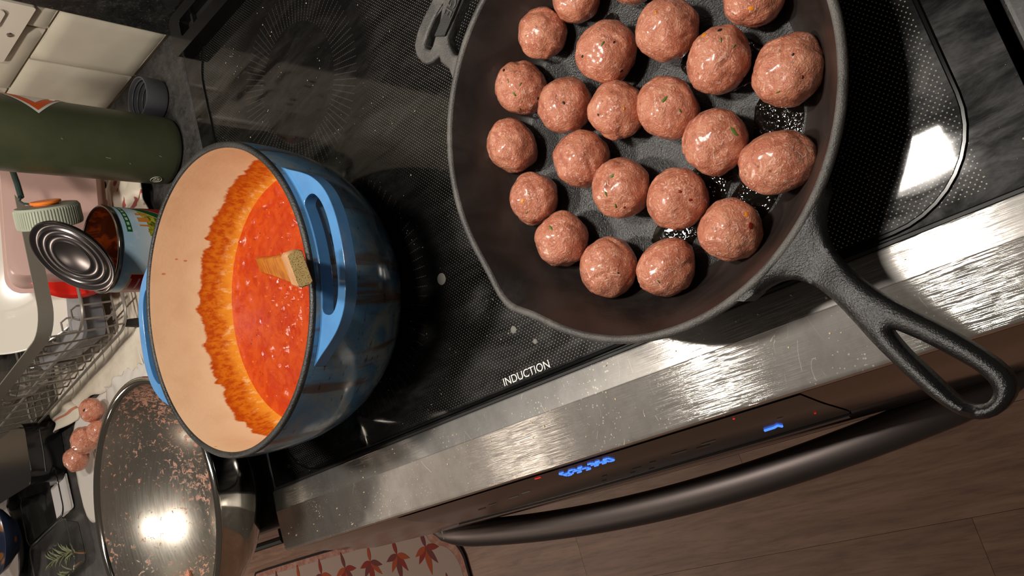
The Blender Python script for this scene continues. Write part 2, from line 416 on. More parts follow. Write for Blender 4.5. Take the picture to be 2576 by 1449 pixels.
tv = MB(); NX = 24
tv.grid(lambda u, v: (-0.383 + 0.766*u, prof[min(len(prof)-1, round(v*(len(prof)-1)))][0], prof[min(len(prof)-1, round(v*(len(prof)-1)))][1]), NX, len(prof)-1)
for sx in (-0.383, 0.383):
    tv.add([(sx, a, b) for a, b in prof] + [(sx, 0.0006, -0.0065)], [tuple(range(len(prof)+1))])
tme = tv.mesh('front_trim', m_trim(), 25)
ul = tme.uv_layers.new(name='UVMap')
for lp in tme.loops:
    q = tme.vertices[lp.vertex_index].co; ul.data[lp.index].uv = (q.x, q.y)
rp('front_trim', tme, None, label='stainless front trim strip, scratched and speckled')
rp('gasket', MB().tube([(-0.381, 0.0018, 0.0004), (0.381, 0.0018, 0.0004)], 0.0019, 6), M_black_matte)
# bowed black stainless front
def fy(x, z):
    pts = [(0.0, -0.0622), (-0.034, -0.0715), (-0.08, -0.0815), (-0.112, -0.0865), (-0.2, -0.0905), (-0.9, -0.092)]
    yb = pts[-1][1]
    for (z0, y0), (z1, y1) in zip(pts, pts[1:]):
        if z1 <= z <= z0: yb = y0 + (y1 - y0) * (z - z0) / (z1 - z0); break
    bow = 0.0050 * (1 - (x / 0.381) ** 2) * min(1, max(0, -z / 0.08))
    return yb - bow
def front(x0, x1, z0, z1, nx, nz, off=0.0, back=0.02):
    mb = MB().grid(lambda u, v: (x0 + (x1-x0)*u, fy(x0 + (x1-x0)*u, z0 + (z1-z0)*v) - off, z0 + (z1-z0)*v), nx, nz)
    m2 = MB()
    for (ua, ub) in (((x0, z0), (x1, z0)), ((x1, z0), (x1, z1)), ((x1, z1), (x0, z1)), ((x0, z1), (x0, z0))):
        n = nx
        m2.grid(lambda u, v, ua=ua, ub=ub: ((lambda X, Z: (X, fy(X, Z) - off + (back)*v, Z))(ua[0] + (ub[0]-ua[0])*u, ua[1] + (ub[1]-ua[1])*u)), n, 1)
    return mb.add(m2.v, m2.f)
rp('front_panel', front(-0.381, 0.381, -0.120, -0.0045, 30, 14), M_bst)
rp('oven_door', front(-0.381, 0.381, -0.72, -0.124, 30, 14), M_bst)
rp('storage_drawer', front(-0.381, 0.381, -0.89, -0.725, 30, 4), M_bst)
rp('oven_window', front(-0.27, 0.27, -0.58, -0.22, 24, 4, 0.0006, 0.004), M_black_gloss)
M_disp = mat('display_glass', S(30, 25, 24), 0.16, spec=0.8)
def disp(u, v):
    z = -0.0055 - 0.0745 * v; x = -0.205 + 0.41 * u
    k = max(0.0, v - 0.90) / 0.10; x *= 1 - 0.02 * k
    return (x, fy(x, z) - 0.0007, z)
rp('display_panel', MB().grid(disp, 36, 12), M_disp, label='dark glass control display')
rp('display_lip', MB().tube([(x, fy(x, -0.0805) - 0.0012, -0.0805) for x in [(-0.201 + 0.402*k/30) for k in range(31)]], 0.0016, 6), mat('display_lip', S(150, 138, 132), 0.25, 1.0))
rp('display_gap', MB().tube([(x, fy(x, -0.0788) - 0.0006, -0.0788) for x in [(-0.203 + 0.406*k/30) for k in range(31)]], 0.0011, 6), M_black_matte)
M_blue = mat('blue_led', S(40, 60, 120), 0.4, emit=(S(70, 125, 255), 1.6))
M_red = mat('red_led', S(120, 20, 16), 0.4, emit=(S(235, 40, 30), 0.6))
M_mark = mat('touch_marks', S(120, 112, 108), 0.5)
def on_panel(x, t):  # t = distance down the slope
    z = -0.008 - t * 0.974; return Vector((x, fy(x, z) - 0.0012, z))
SEG = {'a': ((0, 1), (1, 1)), 'b': ((1, 1), (1, .5)), 'c': ((1, .5), (1, 0)), 'd': ((0, 0), (1, 0)), 'e': ((0, .5), (0, 0)), 'f': ((0, 1), (0, .5)), 'g': ((0, .5), (1, .5))}
DIG = {'6': 'afgedc', '3': 'abgcd', '5': 'afgcd', '0': 'abcdef'}
def digit(ch, x, t, w, h):
    mb = MB()
    for s_ in DIG[ch]:
        (ax, ay), (bx, by) = SEG[s_]
        m_ = 0.12
        A = (ax + (bx-ax)*m_, ay + (by-ay)*m_); B = (bx - (bx-ax)*m_, by - (by-ay)*m_)
        mb.tube([on_panel(x + A[0]*w, t + (1-A[1])*h), on_panel(x + B[0]*w, t + (1-B[1])*h)], 0.00062, 5)
    rp('display_digit', mb, M_blue)
for ch, x in (('6', -0.0085), ('3', 0.0015), ('5', 0.0110)): digit(ch, x, 0.0058, 0.0056, 0.0098)
rp('display_digit', MB().ico(on_panel(-0.0008, 0.0088), 0.0009).ico(on_panel(-0.0008, 0.0138), 0.0009), M_blue)
for ch, x in (('3', 0.0222), ('5', 0.0300), ('0', 0.0378)): digit(ch, x, 0.0045, 0.0052, 0.0078)
rp('display_icon', MB().tube([on_panel(0.150, 0.0475), on_panel(0.158, 0.047), on_panel(0.162, 0.0445), on_panel(0.1625, 0.050)], 0.0010, 5), M_blue)
for x, t, l in ((-0.030, 0.0012, 0.006), (0.153, 0.0021, 0.0012), (0.191, 0.0417, 0.0012)):
    rp('indicator', MB().tube([on_panel(x, t), on_panel(x + l, t + 0.0004)], 0.0005, 5), M_red)
for x, t, l in ((0.075, 0.040, 0.014), (0.095, 0.044, 0.012), (0.105, 0.036, 0.012), (0.03, 0.050, 0.009), (0.05, 0.046, 0.006), (0.002, 0.046, 0.005), (0.02, 0.06, 0.005), (0.036, 0.064, 0.005), (-0.01, 0.06, 0.005), (-0.09, 0.03, 0.012), (-0.07, 0.026, 0.010), (-0.12, 0.034, 0.010), (-0.14, 0.04, 0.01), (0.17, 0.03, 0.004)):
    rp('touch_mark', MB().tube([on_panel(x, t), on_panel(x + l, t)], 0.00035, 4), M_mark)
# bowed door handle, flat oval bar
hp = []; hr = []
for k in range(41):
    x = -0.312 + 0.624 * k / 40; q = abs(x) / 0.312
    yy = -0.1175 + 0.0275 * q * q + (0.006 * max(0, (q - 0.93) / 0.07) ** 2); hp.append((x, yy, -0.138)); hr.append(1.0 if q < 0.8 else 1.0 - 0.75 * ((q - 0.8) / 0.2) ** 2)
M_handle = NT('handle_steel'); _c = M_handle.coord('Object', (500, 6, 500))
M_handle.set(Base_Color=S(96, 88, 86), Metallic=1.0, Roughness=0.44); M_handle.bump(M_handle.noise(_c, 1.0, 2), 0.04, 0.0004); M_handle = M_handle.m
rp('oven_handle', MB().tube(hp, hr, 20, flat=(0.0142, 0.0115)), M_handle, label='bowed brushed steel oven handle')
for sx in (-0.288, 0.288):
    rp('handle_mount', MB().tube([(sx, fy(sx, -0.138) + 0.004, -0.138), (sx, -0.098, -0.138)], 0.008, 12), M_handle)

# range hood above (out of frame, it carries the two lamps and is mirrored in the steel)
hood = thing('range_hood', 'steel range hood above the cooktop holding two ribbed lamps', 'hood', (-0.08, 0.35, 0.82))
part('canopy', MB().box((-0.38, -0.245, 0.012), (0.38, 0.222, 0.10)), mat('hood_steel', S(60, 58, 56), 0.4, 0.6), hood, smooth=0, bevel=0.004)
part('filter_panel', MB().box((-0.32, -0.06, 0.006), (0.32, 0.2, 0.0125)), mat('hood_filter', S(50, 48, 46), 0.5, 0.5), hood, smooth=0)
for sx in (-0.22, 0.22):
    part('lamp_housing', MB().prism(rrect(sx-0.068, -0.164, sx+0.068, -0.086, 0.006), 0.001, 0.0125, holes=(rrect(sx-0.058, -0.156, sx+0.058, -0.094, 0.004),)), M_plate_w, hood)

# ================================================================== SKILLET
PCX, PCY = 0.1795, 0.1391
SPOUTS = (math.radians(-148), math.radians(33))
def pan_rf(r, z, a):
    k = max(0.0, min(1.0, (z - 0.015) / 0.045)); b = 0.0
    for s_ in SPOUTS:
        d = (a - s_ + PI) % (2 * PI) - PI; b += math.exp(-(d / 0.135) ** 2)
    return r + 0.0085 * b * k * (1 if r > 0.1 else 0), z - 0.0034 * b * max(0.0, min(1.0, (z - 0.045) / 0.013))
def m_iron(name, lo, hi, r0, r1, bs, brown=0.0, bscale=900):
    t = NT(name); c = t.coord()
    n = t.noise(c, 24, 5, 0.6, 0.8); f = t.noise(c, bscale, 3, 0.6); g2 = t.noise(c, 9, 4)
    col = t.mix(t.ramp(n, (0.35, 0.0), (0.7, 1.0)), lo, hi)
    if brown: col = t.mix(t.math('MULTIPLY', t.ramp(g2, (0.38, 0.0), (0.66, 1.0)), brown), col, S(54, 39, 33))
    t.set(Base_Color=col, Roughness=t.ramp(n, (0.3, r0), (0.7, r1))); t.b.inputs['Specular IOR Level'].default_value = 0.6
    t.bump(f, bs, 0.0007); return t.m
M_ironwall = m_iron('seasoned_iron_wall', S(25, 22, 21), S(36, 31, 29), 0.36, 0.52, 0.16, 0.5, 420)
M_ironfloor = m_iron('seasoned_iron_floor', S(18, 17, 17), S(32, 30, 29), 0.24, 0.42, 0.8, 0.0, 800)
M_ironout = m_iron('raw_iron', S(19, 18, 18), S(28, 27, 26), 0.28, 0.42, 0.7, 0.0, 900)
M_ironrim = m_iron('iron_rim', S(66, 64, 62), S(104, 100, 95), 0.34, 0.55, 0.8, 0.0, 1000)
pan = thing('cast_iron_skillet', 'black cast iron skillet with pouring lips and a looped handle full of raw meatballs', 'skillet', (PCX, PCY, 0.0))
fl = [(0.0, 0.0072), (0.04, 0.0072), (0.08, 0.0073), (0.098, 0.0076), (0.108, 0.0090)]
wl = [(0.108, 0.0090), (0.114, 0.0120), (0.120, 0.0180), (0.126, 0.0270), (0.134, 0.0420), (0.1394, 0.0520), (0.1440, 0.0590)]
part('cooking_surface', MB().lathe(fl, 128), M_ironfloor, pan)
part('side_wall', MB().lathe(wl, 192, rf=pan_rf), M_ironwall, pan)
rim = [(0.1440, 0.0590), (0.1446, 0.0602), (0.1458, 0.0608), (0.1476, 0.0606), (0.1490, 0.0598), (0.1495, 0.0578), (0.1488, 0.0556)]
part('rim', MB().lathe(rim, 192, rf=pan_rf), M_ironrim, pan, smooth=60)
outer = [(0.1488, 0.0556), (0.1460, 0.0520), (0.1330, 0.0240), (0.1240, 0.0080), (0.1180, 0.0020), (0.110, 0.0006), (0.0, 0.0006)]
part('outer_body', MB().lathe(outer, 128, rf=pan_rf), M_ironout, pan)
ANG = math.radians(-56); UX = Vector((math.cos(ANG), math.sin(ANG))); VX = Vector((-UX.y, UX.x))
def uv2(u, v): return (UX.x*u + VX.x*v, UX.y*u + VX.y*v)
HO = [(0.1475, 0.030), (0.1515, 0.0185), (0.1571, 0.0105), (0.1652, 0.0043), (0.179, 0.0005), (0.1976, -0.0005), (0.2165, 0.0011), (0.2393, 0.0048), (0.2547, 0.0062), (0.2683, 0.0062), (0.2763, 0.0035), (0.2797, -0.0012), (0.2807, -0.0086), (0.2788, -0.0160), (0.2740, -0.0216), (0.2661, -0.0250), (0.2538, -0.0262), (0.2426, -0.0255), (0.2291, -0.0242), (0.2151, -0.0224), (0.2013, -0.0197), (0.1898, -0.0176), (0.1789, -0.0166), (0.1708, -0.0170), (0.1623, -0.0198), (0.158, -0.0222), (0.1530, -0.0270), (0.1500, -0.0320), (0.1470, -0.0390), (0.1432, -0.0500), (0.136, -0.052), (0.146, -0.025), (0.1478, 0.0), (0.1465, 0.020), (0.1425, 0.032)]
HH = [(0.2159, -0.0112), (0.2309, -0.0072), (0.2425, -0.0052), (0.2537, -0.0037), (0.2611, -0.0030), (0.2680, -0.0037), (0.2724, -0.0062), (0.2734, -0.0113), (0.2709, -0.0160), (0.267, -0.0184), (0.2614, -0.0189), (0.2513, -0.0176), (0.2417, -0.0164), (0.2328, -0.0155), (0.2238, -0.0136)]
def smooth_loop(L, n=2, keep=()):
    for _ in range(n):
        out = []
        for i in range(len(L)):
            a, b = Vector(L[i]), Vector(L[(i+1) % len(L)]); out += [tuple(a.lerp(b, 0.25)), tuple(a.lerp(b, 0.75))]
        L = out
    return L
# the handle as a rounded swept solid: a height field over the outline (distance from the edge sets the roundness)
def handle_mesh():
    outl = smooth_loop(HO[:-5], 1)[:-2] + HO[-5:]; hole = smooth_loop(HH, 2)
    bm = bmesh.new(); es = []
    for loop in (outl, hole):
        vs = [bm.verts.new((p[0], p[1], 0)) for p in loop]
        es += [bm.edges.new((vs[i], vs[(i+1) % len(vs)])) for i in range(len(vs))]
    bmesh.ops.triangle_fill(bm, use_beauty=True, use_dissolve=False, edges=es)
    for _ in range(6):
        lg = [e for e in bm.edges if e.calc_length() > 0.0034]
        if not lg: break
        bmesh.ops.subdivide_edges(bm, edges=lg, cuts=1, use_grid_fill=False)
        bmesh.ops.triangulate(bm, faces=bm.faces[:])
        bmesh.ops.beautify_fill(bm, faces=bm.faces[:], edges=[e for e in bm.edges if not e.is_boundary])
    segs = []
    for loop, off in ((outl, 0), (hole, 1)):
        for i in range(len(loop)): segs.append((Vector(loop[i]), Vector(loop[(i+1) % len(loop)])))
    def dist(p):
        best = 1.0
        for a, b in segs:
            if a.x < 0.149 and b.x < 0.149: continue
            ab = b - a; t = max(0, min(1, (p - a).dot(ab) / max(ab.length_squared, 1e-12))); d = (p - a - ab * t).length
            if d < best: best = d
        return best
    bm.verts.index_update()
    top = []; bot = []
    for q in bm.verts:
        p = Vector((q.co.x, q.co.y)); d = min(dist(p), 0.0080) / 0.0080
        rise = 0.40 + 0.60 * max(0.0, 1 - (1 - d) ** 2.2) ** 0.6
        cz = 0.0535 + max(0.0, p.x - 0.155) * 0.135
        th = 0.0066 + 0.0010 * min(1, max(0, (p.x - 0.2) / 0.05))
        dish = -0.0030 * math.exp(-((p.x - 0.168) / 0.012) ** 2) * min(1, d * 2)
        x, y_ = uv2(p.x, p.y)
        top.append((x, y_, cz + th * rise + dish)); bot.append((x, y_, cz - th * (0.35 + 0.9 * rise)))
    n = len(top); F = [[v.index for v in f.verts] for f in bm.faces]
    side = [(e.verts[0].index, e.verts[1].index, e.verts[1].index + n, e.verts[0].index + n) for e in bm.edges if e.is_boundary]
    bm.free()
    mb = MB(); mb.add(top + bot, F + [[i + n for i in reversed(f)] for f in F] + side); return mb
part('handle', handle_mesh(), M_ironout, pan, smooth=70, label='long iron handle with a teardrop hole')
# helper handle opposite the long one
c0 = 0.012
LO = [(-0.152, -0.049), (-0.160, -0.0445), (-0.1718, -0.0440), (-0.1758, -0.0405), (-0.1796, -0.0478), (-0.1848, -0.0523), (-0.1908, -0.0534), (-0.1998, -0.0517), (-0.2065, -0.0462), (-0.2093, -0.037), (-0.2095, -0.0243), (-0.2076, -0.0094), (-0.206, 0.012)]
LH = [(-0.1938, -0.0089), (-0.1966, -0.0182), (-0.197, -0.0296), (-0.1963, -0.0396), (-0.1933, -0.0423), (-0.1875, -0.0411), (-0.1868, -0.0374), (-0.1884, -0.0278), (-0.1894, -0.0200)]
SR = [(-0.152, -0.031), (-0.1614, -0.0330), (-0.1709, -0.0283), (-0.1751, -0.0246), (-0.176, -0.0095), (-0.1755, 0.012)]
def mir(L): return [(u, 2*c0 - v) for u, v in reversed(L)]
outl = LO + mir(LO)[1:] + [(u, v) for u, v in mir(SR)[::-1]][:1]
outline = LO + mir(LO)[1:]
inner = [(-0.1475, 2*c0 + 0.047), (-0.1475, -0.047)]
gap = SR[1:] + mir(SR)[1:-1] + [(-0.155, 2*c0 + 0.031), (-0.155, -0.031)]
hm = MB().prism([uv2(*p) for p in outline + inner], 0.040, 0.0505, holes=([uv2(*p) for p in LH], [uv2(*p) for p in mir(LH)], [uv2(*p) for p in gap]))
part('helper_handle', hm, M_ironrim, pan, bevel=0.0024, seg=3, smooth=50, label='looped helper handle with raised lettering')
part('name_bar', MB().prism([uv2(*p) for p in [(-0.1868, -0.030), (-0.1762, -0.025), (-0.1765, 2*c0+0.025), (-0.1868, 2*c0+0.030)]], 0.048, 0.0522), m_iron('dark_iron', S(30, 29, 29), S(44, 42, 41), 0.5, 0.65, 0.6), pan, bevel=0.0008)
lm = text_mesh('LODGE', 0.0125, 0.0006, M_ironrim)
o = link('lettering', lm, pan)
xd = Vector((-VX.x, -VX.y, 0)); yd = Vector((UX.x, UX.y, 0)); zd = xd.cross(yd)
bx, by = uv2(-0.1862, 0.0095)
o.matrix_local = Matrix(((xd.x, yd.x, zd.x, bx), (xd.y, yd.y, zd.y, by), (xd.z, yd.z, zd.z, 0.0524), (0, 0, 0, 1)))
# oil lying in the pan
def oil_mesh(blobs):
    mb = MB()
    for i, (ox, oy, rx, ry, a) in enumerate(blobs):
        ca, sa = math.cos(a), math.sin(a); ring = []
        n = 28; v = [(ox, oy, 0.0088)]; f = []
        for lvl, (s_, z) in enumerate(((0.6, 0.0088), (0.9, 0.0085), (1.0, 0.0076))):
            for k in range(n):
                q = 2*PI*k/n; w = 1 + 0.28 * mn.noise(Vector((math.cos(q)*1.7 + i*7.3, math.sin(q)*1.7, i*3.1)))
                X, Y = rx*s_*w*math.cos(q), ry*s_*w*math.sin(q); v.append((ox + X*ca - Y*sa, oy + X*sa + Y*ca, z))
        for k in range(n): f.append((0, 1 + k, 1 + (k+1) % n))
        for L in range(2):
            for k in range(n): f.append((1+L*n+k, 1+(L+1)*n+k, 1+(L+1)*n+(k+1) % n, 1+L*n+(k+1) % n))
        mb.add(v, f)
    return mb
t = NT('cooking_oil'); _c = t.coord(); _v = t.voro(_c, 330)
t.set(Base_Color=S(20, 17, 14), Roughness=0.05); t.b.inputs['Specular IOR Level'].default_value = 0.8
t.bump(t.math('ADD', t.math('MULTIPLY', t.math('POWER', t.math('SUBTRACT', 1.0, _v.outputs['Distance'], clamp=True), 3.0), t.ramp(t.noise(_c, 36, 2), (0.42, 0.0), (0.6, 1.0))), t.noise(_c, 60, 2)), 0.55, 0.0012); M_oil = t.m
oil = part('cooking_oil', oil_mesh([(0.083, -0.044, 0.024, 0.020, 0.4), (0.062, 0.010, 0.030, 0.018, -0.5), (0.004, -0.068, 0.040, 0.016, 0.5), (0.048, -0.086, 0.030, 0.018, 0.7), (-0.010, 0.078, 0.014, 0.01, 0), (0.074, -0.083, 0.012, 0.008, 1)]), M_oil, None, loc=(PCX, PCY, 0))
tag(oil, 'shiny pools of frying oil between the meatballs on the skillet floor', 'oil', kind='stuff')

# ------------------------------------------------------------------ meatballs
def m_meat():
    t = NT('raw_meat'); co = t.coord(); oi = t.n('ShaderNodeObjectInfo')
    sh = t.n('ShaderNodeVectorMath', operation='ADD'); t.put(sh.inputs[0], co)
    cx = t.n('ShaderNodeCombineXYZ'); t.put(cx.inputs[0], t.math('MULTIPLY', oi.outputs['Random'], 9.0)); t.put(sh.inputs[1], cx.outputs[0]); c = sh.outputs[0]
    n1 = t.noise(c, 95, 5, 0.62, 0.9); n2 = t.noise(c, 230, 4, 0.6, 2.2); n3 = t.noise(c, 800, 3, 0.6)
    col = t.ramp(n1, (0.30, S(174, 98, 74)), (0.48, S(199, 123, 95)), (0.66, S(212, 143, 112)))
    col = t.mix(t.ramp(n2, (0.54, 0.0), (0.66, 0.8)), col, S(236, 190, 170))
    col = t.mix(t.ramp(n2, (0.30, 0.55), (0.40, 0.0)), col, S(206, 142, 96))
    v = t.voro(c, 190); sp = t.math('MULTIPLY', t.math('LESS_THAN', v.outputs['Distance'], 0.16), t.math('GREATER_THAN', t.noise(c, 75, 1), 0.56))
    col = t.mix(t.math('MULTIPLY', sp, 0.55), col, S(112, 74, 58))
    t.set(Base_Color=col, Roughness=t.ramp(n1, (0.35, 0.20), (0.65, 0.38)))
    t.b.inputs['Coat Weight'].default_value = 0.7; t.b.inputs['Coat Roughness'].default_value = 0.16; t.b.inputs['Subsurface Weight'].default_value = 0.12; t.b.inputs['Subsurface Radius'].default_value = (0.004, 0.0015, 0.001)
    t.bump(t.math('ADD', t.math('MULTIPLY', n2, 0.9), t.math('MULTIPLY', n3, 0.55)), 0.7, 0.0016); return t.m
M_meat = m_meat()
M_green = mat('rosemary_fleck', S(92, 116, 50), 0.45); M_pepper = mat('pepper_fleck', S(38, 28, 26), 0.5)
M_redf = mat('chili_fleck', S(128, 34, 22), 0.4); M_orng = mat('zest_fleck', S(226, 138, 30), 0.4)
FM = {'g': M_green, 'k': M_pepper, 'r': M_redf, 'o': M_orng}
_b = bmesh.new(); bmesh.ops.create_icosphere(_b, subdivisions=5, radius=1.0); _b.verts.index_update()
ICO_V = [v.co.copy() for v in _b.verts]; ICO_F = [[v.index for v in f.verts] for f in _b.faces]; _b.free()
def meatball(i, c, r, label, group, zf, flecks=(), asp=(1, 1), ang=0.0):
    rnd = random.Random(100 + i); off = Vector((i * 3.17, i * 1.31, i * 0.77)); vs = []
    ca, sa = math.cos(ang), math.sin(ang)
    cr = [(Vector((rnd.gauss(0, 1), rnd.gauss(0, 1), rnd.uniform(0, 1.2))).normalized(), rnd.uniform(0.03, 0.075), Vector((rnd.gauss(0, 1), rnd.gauss(0, 1), rnd.gauss(0, 1))).normalized()) for _ in range(3)]
    for p in ICO_V:
        k = 1 + 0.085 * mn.noise(p * 1.3 + off) + 0.045 * mn.noise(p * 2.6 + off) + 0.016 * mn.noise(p * 6.5 + off) + 0.009 * mn.noise(p * 15 + off)
        for q, dep, ax in cr:      # short creases
            d = p - q; e = d.dot(ax); l = (d - ax * e).length
            k -= dep * math.exp(-(e / 0.055) ** 2) * math.exp(-(l / 0.32) ** 2)
        x, y_, z = p.x * k, p.y * k, p.z * k
        xr, yr = x * ca + y_ * sa, -x * sa + y_ * ca; xr *= asp[0]; yr *= asp[1]
        x, y_ = xr * ca - yr * sa, xr * sa + yr * ca
        vs.append(Vector((x * r, y_ * r, z * r * 0.93)))
    zmin = zf - c[2]
    vs = [Vector((v.x, v.y, v.z if v.z > zmin + 0.0015 else zmin + 0.0015 * math.exp((v.z - zmin - 0.0015) / 0.004) - 0.0004)) for v in vs]
    me = bpy.data.meshes.new('meatball'); me.from_pydata(vs, [], ICO_F); me.materials.append(M_meat)
    me.polygons.foreach_set('use_smooth', [True] * len(me.polygons))
    o = link('meatball', me, None, c); tag(o, label, 'meatball', group)
    if flecks:
        bvh = BVHTree.FromPolygons(vs, ICO_F)
        for col, nx, ny, nz, s_ in flecks:
            d = Vector((nx, ny, nz)).normalized(); hit = bvh.ray_cast(d * r * 3, -d)
            if hit[0] is None: continue
            q = hit[1].to_track_quat('Z', 'Y').to_matrix() @ Matrix.Rotation(rnd.uniform(0, PI), 3, 'Z')
            a = (s_ * 0.62, s_ * (0.20 if col == 'g' else 0.42), 0.00045)
            part({'g': 'herb_fleck', 'k': 'pepper_fleck', 'r': 'chili_fleck', 'o': 'zest_fleck'}[col], MB().ico((0, 0, 0), a, 1, q), FM[col], o, loc=hit[0], smooth=60)
    return o
BALLS = [(0.1280,0.2373,0.0251,0.0184),(0.1636,0.2447,0.0244,0.0177),(0.2070,0.2292,0.0233,0.0164),(0.1735,0.1929,0.0278,0.0215),(0.2199,0.1816,0.0270,0.0206),(0.2446,0.1439,0.0269,0.0204),(0.2781,0.1688,0.0253,0.0187),(0.2817,0.1144,0.0271,0.0207),(0.0958,0.2099,0.0266,0.0201),(0.1280,0.1771,0.0265,0.0200),(0.1660,0.1522,0.0265,0.0200),(0.2018,0.1341,0.0267,0.0202),(0.2243,0.0977,0.0270,0.0205),(0.2564,0.0674,0.0271,0.0206),(0.0721,0.1738,0.0265,0.0200),(0.1269,0.1350,0.0267,0.0202),(0.1503,0.1011,0.0271,0.0207),(0.1870,0.0760,0.0268,0.0203),(0.2134,0.0428,0.0262,0.0197),(0.0763,0.1287,0.0257,0.0191),(0.0905,0.0889,0.0263,0.0198),(0.1205,0.0551,0.0270,0.0206),(0.1631,0.0379,0.0261,0.0195)]
FLECKS = [(3,'g',0.446,-0.139,0.884,0.0039),(8,'g',0.228,0.009,0.974,0.0036),(8,'g',0.564,-0.309,0.766,0.0033),(8,'g',0.207,-0.524,0.826,0.0042),(8,'g',-0.054,-0.923,0.381,0.0027),(11,'g',0.442,-0.021,0.897,0.0057),(11,'g',0.635,-0.533,0.56,0.0031),(12,'g',0.851,-0.159,0.501,0.0065),(16,'g',0.368,0.249,0.896,0.0053),(16,'g',-0.021,-0.713,0.701,0.0037),(20,'g',0.269,0.327,0.906,0.0051),(16,'g',-0.071,-0.275,0.959,0.0037),(7,'g',-0.278,-0.654,0.703,0.0029),(5,'g',0.585,0.153,0.797,0.0031),(5,'g',0.804,-0.133,0.58,0.0026),(19,'g',-0.045,-0.719,0.694,0.0029),(22,'g',-0.031,-0.527,0.849,0.0026),(3,'k',0.736,-0.205,0.645,0.0019),(8,'k',0.096,0.546,0.832,0.003),(8,'k',0.619,-0.783,0.069,0.0021),(7,'k',0.534,0.05,0.844,0.002),(5,'k',0.589,0.504,0.632,0.0036),(21,'k',0.667,-0.483,0.568,0.0016),(3,'k',-0.406,-0.106,0.908,0.0022),(3,'k',0.366,-0.919,0.147,0.0025),(9,'k',0.49,-0.291,0.822,0.0025),(10,'k',-0.28,-0.185,0.942,0.0019),(17,'r',0.568,-0.074,0.819,0.0025),(17,'r',0.695,-0.411,0.59,0.0025),(18,'r',0.849,-0.275,0.451,0.004),(7,'r',0.473,-0.624,0.622,0.0022),(16,'r',0.178,-0.834,0.522,0.0019),(4,'o',0.261,0.26,0.93,0.0024),(5,'o',0.139,0.65,0.747,0.0034),(6,'o',0.016,-0.683,0.73,0.0033),(18,'o',0.873,0.109,0.475,0.0032),(19,'o',0.111,-0.276,0.955,0.0032),(10,'o',0.644,-0.393,0.657,0.0022)]
BL = ['pink raw meatball nearest the looped helper handle of the skillet',
 'raw meatball cut by the picture edge beside the one nearest the helper handle',
 'raw meatball of which only a sliver shows at the picture edge',
 'large raw meatball with one green fleck and black pepper specks, near the picture edge',
 'raw meatball with an orange zest fleck high in the pan, touching a creased one below',
 'broad creased raw meatball with a dark red fleck on its upper side',
 'raw meatball cut by the picture edge with an orange zest fleck',
 'largest raw meatball, against the skillet rim closest to the right shadow',
 'raw meatball with four green rosemary flecks and a black pepper corner, at the left wall',
 'raw meatball with a dark pitted spot in its middle, between two others in a row',
 'raw meatball with a small orange fleck, mid pan, left of the squarish one',
 'squarish raw meatball with a long green rosemary streak, in the middle of the pan',
 'raw meatball with one big green rosemary needle, beside the bubbling oil',
 'oblong egg-shaped raw meatball by the right rim above the handle',
 'raw meatball with parallel finger ridges, leftmost in the skillet',
 'raw meatball with no flecks just right of the finger-ridged one, near the pan centre',
 'raw meatball with several green rosemary pieces below the pan centre',
 'raw meatball with two dark red chili spots, above the bright oil patch',
 'raw meatball nearest the long skillet handle, with a dark red chili fleck',
 'small raw meatball with a bright yellow-orange zest fleck at the lower left wall',
 'raw meatball with one green needle and a centre crease, nearest the blue pot handle side',
 'raw meatball touching its neighbour lowest in the pan, with fine pepper specks',
 'raw meatball sitting in an oil puddle just left of the one nearest the handle']
ASP = {7: (1.04, 0.98, 0.3), 13: (1.17, 0.90, -0.25), 11: (0.96, 1.06, 0.4), 5: (1.06, 0.96, 0.5), 14: (0.94, 1.06, 0.2), 22: (1.07, 0.93, 0.3), 8: (0.98, 1.04, 0.6)}
for i, (x, y, z, r) in enumerate(BALLS):
    a = ASP.get(i, (1, 1, 0))
    meatball(i, (x, y, z), r, BL[i], 'raw meatballs in the skillet', 0.0072, [f[1:] for f in FLECKS if f[0] == i], a[:2], a[2])

